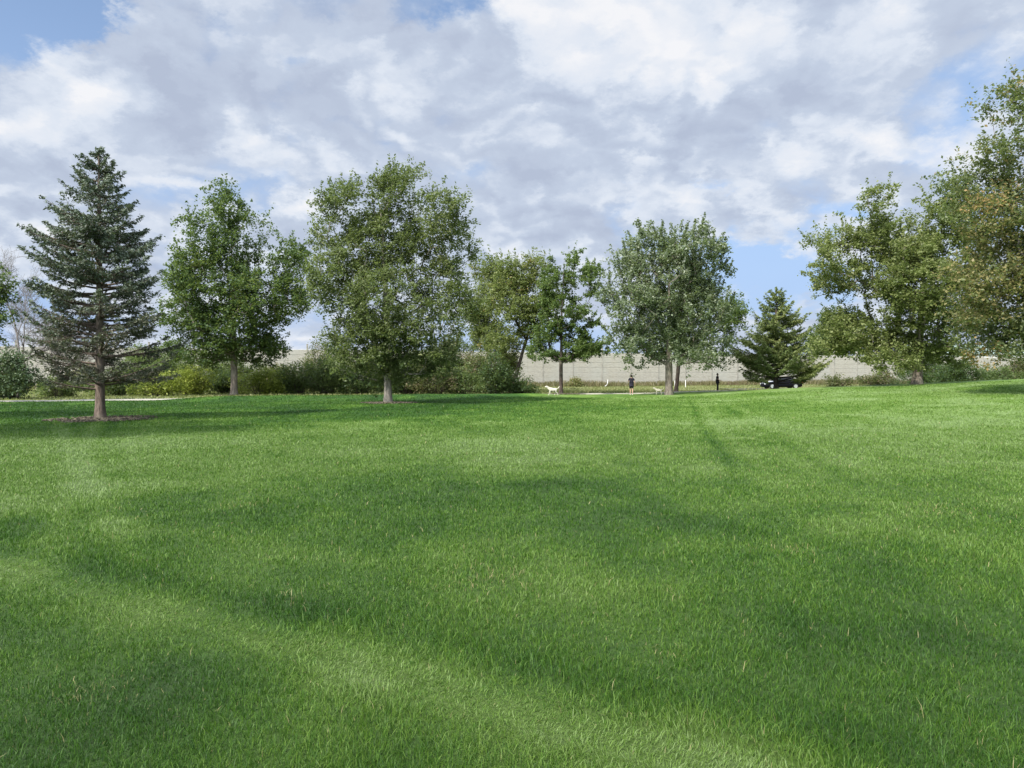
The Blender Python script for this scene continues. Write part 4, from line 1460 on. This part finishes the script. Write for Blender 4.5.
def build_person(label, x, y, rz, H, shirt_m, leg_m, long_trousers, stride, arm_pose, shoe_m, fem=1.0):
    """faces local -Y; stride > 0 moves the left foot forward"""
    root = empty('person', (x, y, gz(x, y)), rz)
    tag(root, label, 'person')
    s = H / 1.76
    L, Rr = {}, {}
    P = []
    E = []
    Rd = []

    def add(p, r, par=None):
        P.append(tuple(c * s for c in p))
        Rd.append(tuple(q * s for q in r) if hasattr(r, '__len__') else r * s)
        if par is not None:
            E.append((par, len(P) - 1))
        return len(P) - 1
    pelvis = add((0, 0, 0.94), (0.135, 0.10))
    waist = add((0, 0.0, 1.10), (0.125, 0.09), pelvis)
    chest = add((0, 0.01, 1.30), (0.145, 0.105), waist)
    neckb = add((0, 0.01, 1.44), (0.085, 0.07), chest)
    neck = add((0, -0.0, 1.51), 0.052, neckb)
    jaw = add((0, -0.02, 1.57), 0.070, neck)
    head = add((0, -0.02, 1.66), (0.078, 0.092), jaw)
    top = add((0, -0.005, 1.725), (0.05, 0.06), head)
    nose = add((0, -0.115, 1.625), 0.014, jaw)
    legs = {}
    for sg in (-1, 1):
        st = stride * sg
        hip = add((0.09 * sg, 0, 0.86), 0.088, pelvis)
        knee = add((0.095 * sg, -st * 0.5 - 0.03, 0.49), 0.056, hip)
        calf = add((0.095 * sg, -st * 0.8, 0.34), 0.052, knee)
        ank = add((0.095 * sg, -st, 0.09), 0.034, calf)
        toe = add((0.10 * sg, -st - 0.15, 0.04), 0.03, ank)
        sh = add((0.185 * sg, 0.01, 1.40), 0.056, neckb)
        el, wr, hd = arm_pose[0 if sg < 0 else 1]
        elb = add(el, 0.038, sh)
        wri = add(wr, 0.027, elb)
        pal = add(hd, (0.036, 0.02), wri)
        v = Vector(hd) - Vector(wr)
        v.normalize()
        sd = v.cross(Vector((0, 1, 0.3)))
        if sd.length < 0.1:
            sd = Vector((1, 0, 0))
        sd.normalize()
        for k in range(4):
            f0 = Vector(hd) + v * 0.05 + sd * (k - 1.5) * 0.022
            a = add(tuple(f0), 0.009, pal)
            add(tuple(f0 + v * (0.045 - 0.006 * abs(k - 1.2)) + Vector((0, -0.012, -0.012))), 0.008, a)
        th0 = Vector(hd) + sd * 0.045
        add(tuple(th0 + v * 0.03), 0.009, pal)
        legs[sg] = (hip, knee, calf, ank, toe, sh, elb, wri)
    skin_body('body', P, E, Rd, SKIN, root)
    g = lambda i: tuple(P[i])
    # shirt: torso and short sleeves
    sp, se, sr = [(0, 0, 0.95 * s), g(waist), g(chest), g(neckb), (0, 0, 0.80 * s)], [(0, 1), (1, 2), (2, 3), (0, 4)], [(0.195 * s, 0.155 * s), (0.165 * s, 0.125 * s), (0.185 * s, 0.135 * s), (0.10 * s, 0.09 * s), (0.195 * s, 0.155 * s)]
    for sg in (-1, 1):
        sh, el = Vector(g(legs[sg][5])), Vector(g(legs[sg][6]))
        sp.append(tuple(sh)); se.append((3, len(sp) - 1)); sr.append(0.076 * s)
        sp.append(tuple(sh + (el - sh) * 0.72)); se.append((len(sp) - 2, len(sp) - 1)); sr.append(0.062 * s)
    skin_body('shirt', sp, se, sr, shirt_m, root)
    sp, se, sr = [(0, 0, 1.04 * s)], [], [(0.17 * s, 0.13 * s)]
    for sg in (-1, 1):
        hip, knee, calf, ank = [Vector(g(legs[sg][i])) for i in range(4)]
        sp.append(tuple(hip)); se.append((0, len(sp) - 1)); sr.append(0.122 * s)
        e = knee if not long_trousers else knee
        sp.append(tuple(hip + (knee - hip) * (0.85 if not long_trousers else 1.0))); se.append((len(sp) - 2, len(sp) - 1)); sr.append(0.088 * s if not long_trousers else 0.086 * s)
        if long_trousers:
            sp.append(tuple(ank)); se.append((len(sp) - 2, len(sp) - 1)); sr.append(0.066 * s)
    skin_body('trousers' if long_trousers else 'shorts', sp, se, sr, leg_m, root)
    for sg in (-1, 1):
        ank, toe = Vector(g(legs[sg][3])), Vector(g(legs[sg][4]))
        skin_body('shoe', [tuple(ank + Vector((0, 0.05, -0.04)) * s), tuple(ank + Vector((0, -0.04, -0.045)) * s), tuple(toe + Vector((0, -0.02, 0.0)))],
                  [(0, 1), (1, 2)], [0.045 * s, 0.046 * s, 0.036 * s], shoe_m, root, 1)
    mb = MB()
    ell(mb, (0, 0.012 * s, 1.685 * s), (0.088 * s, 0.10 * s, 0.088 * s))
    ell(mb, (0, 0.05 * s, 1.62 * s), (0.078 * s, 0.055 * s, 0.08 * s))
    mb.build('hair', HAIR, root, smooth=True)
    for sg in (-1, 1):
        eyes = MB()
        ell(eyes, (0.032 * sg * s, -0.105 * s, 1.655 * s), (0.011 * s, 0.008 * s, 0.007 * s), 6, 4)
        eyes.build('eye', HAIR, root)
    for sg in (-1, 1):
        ears = MB()
        ell(ears, (0.086 * sg * s, 0.0, 1.64 * s), (0.012 * s, 0.02 * s, 0.03 * s), 6, 4)
        ears.build('ear', SKIN, root)
    return root


hang = (((-0.25, 0.05, 1.14), (-0.26, -0.03, 0.90), (-0.26, -0.05, 0.83)), ((0.25, 0.05, 1.14), (0.24, -0.10, 0.93), (0.24, -0.13, 0.86)))
bent = (((-0.26, 0.06, 1.15), (-0.30, -0.02, 0.92), (-0.31, -0.04, 0.85)), ((0.28, 0.0, 1.16), (0.16, -0.24, 1.20), (0.11, -0.30, 1.23)))
px1 = PX(631.5, 66.5)
build_person('person in dark shirt and black shorts standing with bare legs on the lawn edge', px1, 66.5, R(172), 1.76, NAVY, BLACK, False, 0.06, bent, SHOE)
px2 = PX(717.5, 75)
fore = (((-0.23, 0.04, 1.14), (-0.20, -0.20, 1.05), (-0.18, -0.28, 1.07)), ((0.23, 0.04, 1.14), (0.20, -0.22, 1.05), (0.18, -0.30, 1.07)))
build_person('person in black top and long black trousers seen side on in tree shade', px2, 75, R(95), 1.74, BLACK, BLACK, True, 0.08, fore, DSHOE)


def build_dog(label, x, y, rz, s, col, walk):
    root = empty('dog', (x, y, gz(x, y)), rz)
    tag(root, label, 'dog')
    mat = principled('dog_coat', col, 0.8, var=0.12, scale=12, bump=0.01)
    P = []; E = []; Rd = []

    def add(p, r, par=None):
        P.append(tuple(c * s for c in p))
        Rd.append(tuple(q * s for q in r) if hasattr(r, '__len__') else r * s)
        if par is not None:
            E.append((par, len(P) - 1))
        return len(P) - 1
    # faces local -X
    pel = add((0.26, 0, 0.52), (0.13, 0.14))
    bel = add((0.06, 0, 0.50), (0.125, 0.14), pel)
    che = add((-0.18, 0, 0.49), (0.15, 0.18), bel)
    nk = add((-0.32, 0, 0.60), (0.11, 0.12), che)
    nk2 = add((-0.40, 0, 0.69), 0.090, nk)
    hd = add((-0.48, 0, 0.74), (0.10, 0.10), nk2)
    mz = add((-0.58, 0, 0.71), 0.055, hd)
    add((-0.655, 0, 0.70), 0.030, mz)
    t1 = add((0.36, 0, 0.56), 0.04, pel)
    t2 = add((0.47, 0, 0.60), 0.038, t1)
    t3 = add((0.56, 0, 0.70), 0.036, t2)
    add((0.58, 0, 0.78), 0.018, t3)
    for sg, ph in ((-1, 1), (1, -1)):
        w = walk * ph
        a = add((-0.20, 0.085 * sg, 0.40), 0.058, che)
        b = add((-0.20 - w * 0.5, 0.09 * sg, 0.22), 0.034, a)
        c = add((-0.20 - w * 0.9, 0.09 * sg, 0.05), 0.026, b)
        add((-0.25 - w, 0.09 * sg, 0.026), 0.028, c)
        w = -w
        a = add((0.27, 0.085 * sg, 0.40), (0.070, 0.085), pel)
        b = add((0.22 - w * 0.4, 0.09 * sg, 0.29), 0.048, a)
        c = add((0.34 - w * 0.7, 0.09 * sg, 0.17), 0.029, b)
        d2 = add((0.31 - w, 0.09 * sg, 0.05), 0.025, c)
        add((0.26 - w, 0.09 * sg, 0.026), 0.028, d2)
    skin_body('body', P, E, Rd, mat, root)
    for sg in (-1, 1):
        mb = MB()
        ell(mb, (-0.45 * s, 0.075 * sg * s, 0.745 * s), (0.035 * s, 0.014 * s, 0.06 * s), 8, 6)
        mb.build('ear', mat, root, smooth=True)
    mb = MB()
    ell(mb, (-0.69 * s, 0, 0.71 * s), (0.018 * s, 0.02 * s, 0.015 * s), 8, 5)
    mb.build('nose', HAIR, root, smooth=True)
    mb = MB()
    mb.tube([((-0.375 + 0.0) * s + 0.075 * s * math.cos(a) * 0.6, 0.08 * s * math.sin(a), 0.665 * s - 0.06 * s * math.cos(a) * 0.6) for a in [i * 0.5236 for i in range(13)]], 0.012 * s, 6, False)
    mb.build('collar', principled('collar', (0.25, 0.03, 0.03), 0.6), root)
    return root


build_dog('white dog walking left on the lawn beside the thin dark trunk', PX(552.5, 62.5), 62.5, R(4), 0.98, (0.45, 0.42, 0.35), 0.13)
build_dog('cream dog standing between the person in shorts and the thick trunk', PX(658.5, 65.6), 65.6, R(-4), 0.78, (0.60, 0.55, 0.42), 0.03)


# ------------------------------------------------------------------ parked car, seen behind the pine
def build_car():
    Yc = 92.5
    xc = PX(781, Yc)
    root = empty('parked_car', (xc, Yc, gz(xc, Yc) + 0.09), R(3))
    tag(root, 'dark low car with sky shine painted onto its bonnet parked behind the pine trunk', 'car')
    paint = principled('car_paint', (0.004, 0.004, 0.007), 0.5, spec=0.12, var=0.0)
    hoodm = principled('bonnet_sky_shine', (0.55, 0.57, 0.62), 0.2, spec=0.8)  # pale base colour stands in for sky reflected off a dark bonnet
    glass = principled('car_glass', (0.008, 0.01, 0.012), 0.25, spec=0.25)
    tyre = principled('tyre_rubber', (0.015, 0.015, 0.015), 0.85)
    rim = principled('wheel_rim', (0.55, 0.56, 0.58), 0.3, metal=0.7)
    lampm = principled('headlamp_glass', (0.75, 0.78, 0.80), 0.12, spec=0.8)
    red = principled('tail_lamp', (0.35, 0.02, 0.02), 0.25)
    # side profile facing -X ; stations: x, half width at sill, z bottom, z belt, half width belt
    st = [(-2.32, 0.62, 0.36, 0.56), (-2.25, 0.76, 0.24, 0.68), (-2.0, 0.85, 0.20, 0.78), (-1.5, 0.89, 0.20, 0.86), (-0.9, 0.90, 0.20, 0.94),
          (0.0, 0.90, 0.20, 0.96), (0.9, 0.90, 0.20, 0.98), (1.5, 0.89, 0.20, 1.00), (2.0, 0.86, 0.22, 1.00), (2.28, 0.78, 0.28, 0.94), (2.34, 0.66, 0.40, 0.80)]
    mb = MB()
    vs, n = [], 10
    for x, w, z0, z1 in st:
        h = z1 - z0
        ring = [(-w * .9, z0), (-w, z0 + h * .25), (-w * 1.0, z0 + h * .65), (-w * .93, z1 - 0.05), (-w * .7, z1), (w * .7, z1), (w * .93, z1 - 0.05), (w * 1.0, z0 + h * .65), (w, z0 + h * .25), (w * .9, z0)]
        vs += [(x, a, b) for a, b in ring]
    fs = []
    for i in range(len(st) - 1):
        for k in range(n):
            fs.append((i * n + k, i * n + (k + 1) % n, (i + 1) * n + (k + 1) % n, (i + 1) * n + k))
    fs += [tuple(range(n))[::-1], tuple((len(st) - 1) * n + k for k in range(n))]
    mb.add(vs, fs)
    mb.build('body', paint, root, smooth=True)
    hb = MB()
    hb.add([(-2.24, -0.5, 0.70), (-2.24, 0.5, 0.70), (-1.5, -0.62, 0.875), (-1.5, 0.62, 0.875), (-0.93, -0.66, 0.953), (-0.93, 0.66, 0.953),
            (-2.24, -0.5, 0.65), (-2.24, 0.5, 0.65), (-1.5, -0.62, 0.83), (-1.5, 0.62, 0.83), (-0.93, -0.66, 0.90), (-0.93, 0.66, 0.90)],
           [(0, 1, 3, 2), (2, 3, 5, 4), (6, 8, 9, 7), (8, 10, 11, 9), (0, 2, 8, 6), (2, 4, 10, 8), (1, 7, 9, 3), (3, 9, 11, 5), (0, 6, 7, 1), (4, 5, 11, 10)])
    hb.build('bonnet', hoodm, root)
    # cabin glass and roof
    mb = MB()
    gx = [(-0.95, 0.80, 0.93), (-0.15, 0.62, 1.36), (0.95, 0.60, 1.36), (1.75, 0.76, 1.00)]
    vs = []
    for x, w, z in gx:
        vs += [(x, -w, z), (x, w, z)]
    vs += [(-0.95, -0.84, 0.90), (1.75, -0.82, 0.94), (-0.95, 0.84, 0.90), (1.75, 0.82, 0.94)]
    mb.add(vs, [(0, 1, 3, 2), (4, 5, 7, 6), (0, 2, 8), (8, 2, 4, 9), (9, 4, 6), (1, 10, 3), (10, 11, 5, 3), (11, 7, 5)])
    mb.build('window', glass, root)
    mb = MB()
    mb.add([(-0.22, -0.635, 1.345), (-0.22, 0.635, 1.345), (1.02, -0.615, 1.345), (1.02, 0.615, 1.345),
            (-0.12, -0.56, 1.41), (-0.12, 0.56, 1.41), (0.92, -0.54, 1.41), (0.92, 0.54, 1.41)],
           [(0, 2, 6, 4), (1, 5, 7, 3), (0, 4, 5, 1), (2, 3, 7, 6), (4, 6, 7, 5)])
    for sg in (-1, 1):
        mb.tube([(0.42, 0.615 * sg, 1.36), (0.45, 0.85 * sg, 0.93)], 0.035, 6)
        mb.tube([(-0.2, 0.63 * sg, 1.36), (-0.97, 0.85 * sg, 0.92)], 0.03, 6)
        mb.tube([(1.0, 0.61 * sg, 1.36), (1.77, 0.83 * sg, 0.96)], 0.045, 6)
    mb.build('roof', paint, root)
    for x in (-1.42, 1.42):
        for sg in (-1, 1):
            w = MB()
            w.tube([(x, sg * 0.74, 0.32), (x, sg * 0.94, 0.32)], 0.32, 20)
            wo = w.build('wheel', tyre, root, smooth=False)
            r = MB()
            r.tube([(x, sg * 0.90, 0.32), (x, sg * 0.955, 0.32)], 0.215, 16)
            r.build('rim', rim, wo)
    for sg in (-1, 1):
        q = MB(); q.box((-2.20, 0.62 * sg, 0.60), (0.16, 0.26, 0.12)); q.build('headlight', lampm, root)
        q = MB(); q.box((2.28, 0.62 * sg, 0.80), (0.12, 0.28, 0.13)); q.build('tail_light', red, root)
        q = MB(); ell(q, (-0.72, 0.97 * sg, 0.98), (0.07, 0.10, 0.06)); q.build('mirror', paint, root, smooth=True)


build_car()


# ------------------------------------------------------------------ little things by the wall, building behind
def marker(label, u, Y, h, lean=0.0):
    x = PX(u, Y)
    mb = MB()
    m = principled('white_plastic', (0.62, 0.62, 0.60), 0.5, var=0.05)
    mb.tube([(0, 0, -0.1), (lean * 0.5, 0, h * 0.5), (lean, 0, h)], 0.055, 8)
    mb.tube([(lean, 0, h), (lean * 1.02, 0, h + 0.05)], [0.075, 0.02], 8)
    o = mb.build('marker_post', m)
    o.location = (x, Y, gz(x, Y))
    tag(o, label, 'post', 'white markers near the wall')


marker('white marker post right of the dark leaning trunk', 685.5, 106, 0.95)
marker('white marker post seen between the thick trunk and the dark leaning one', 674.8, 106, 0.9)

xw = PX(606, 107)
mb = MB()
mb.tube([(0.25, 0.0, 1.0), (0.22, -0.05, 0.55), (0.05, -0.35, 0.25), (-0.25, -0.8, 0.06)], 0.06, 8)
o = mb.build('drain_pipe', principled('drain_white', (0.55, 0.55, 0.52), 0.5, var=0.05))
o.location = (xw, 107, gz(xw, 107))
tag(o, 'white bent drain pipe at the wall foot left of the person in shorts', 'pipe')

# low building with pale green metal roof behind the wall on the right
def build_barn():
    Y = 185.0
    xc = PX(1010, Y)
    root = empty('metal_building', (xc, Y, 0.5), R(-8))
    tag(root, 'pale green roofed low building showing above the wall near the right edge', 'building')
    W, D, H, RH = 46, 20, 6.6, 2.2
    wallm = principled('siding', (0.55, 0.56, 0.54), 0.7, var=0.06, scale=1)
    roofm = principled('green_metal_roof', (0.20, 0.26, 0.235), 0.75, var=0.08, scale=1)
    mb = MB()
    vs = [(-W / 2, -D / 2, -2), (W / 2, -D / 2, -2), (W / 2, D / 2, -2), (-W / 2, D / 2, -2), (-W / 2, -D / 2, H), (W / 2, -D / 2, H), (W / 2, D / 2, H), (-W / 2, D / 2, H), (-W / 2, 0, H + RH - 0.1), (W / 2, 0, H + RH - 0.1)]
    mb.add(vs, [(0, 1, 5, 4), (2, 3, 7, 6), (1, 2, 6, 9, 5), (3, 0, 4, 8, 7)])
    mb.build('wall', wallm, root)
    mb = MB()
    for sg in (-1, 1):
        e = [(-W / 2 - .6, sg * (D / 2 + .6), H - 0.1), (W / 2 + .6, sg * (D / 2 + .6), H - 0.1), (W / 2 + .6, 0, H + RH), (-W / 2 - .6, 0, H + RH)]
        lo = [(a, b, c - 0.12) for a, b, c in e]
        mb.add(e + lo, [(0, 1, 2, 3), (7, 6, 5, 4), (0, 4, 5, 1), (1, 5, 6, 2), (3, 2, 6, 7), (0, 3, 7, 4)])
    for k in range(47):
        x = -W / 2 + k
        mb.tube([(x, -D / 2 - .58, H - 0.05), (x, 0, H + RH + 0.04)], 0.05, 4)
    mb.build('roof', roofm, root)
    for k in range(8):
        q = MB(); q.box((-W / 2 + 4 + k * 5.4, -D / 2 - 0.03, H - 1.6), (2.2, 0.1, 1.1))
        q.build('window', principled('pane_dark', (0.04, 0.05, 0.06), 0.1), root)


build_barn()
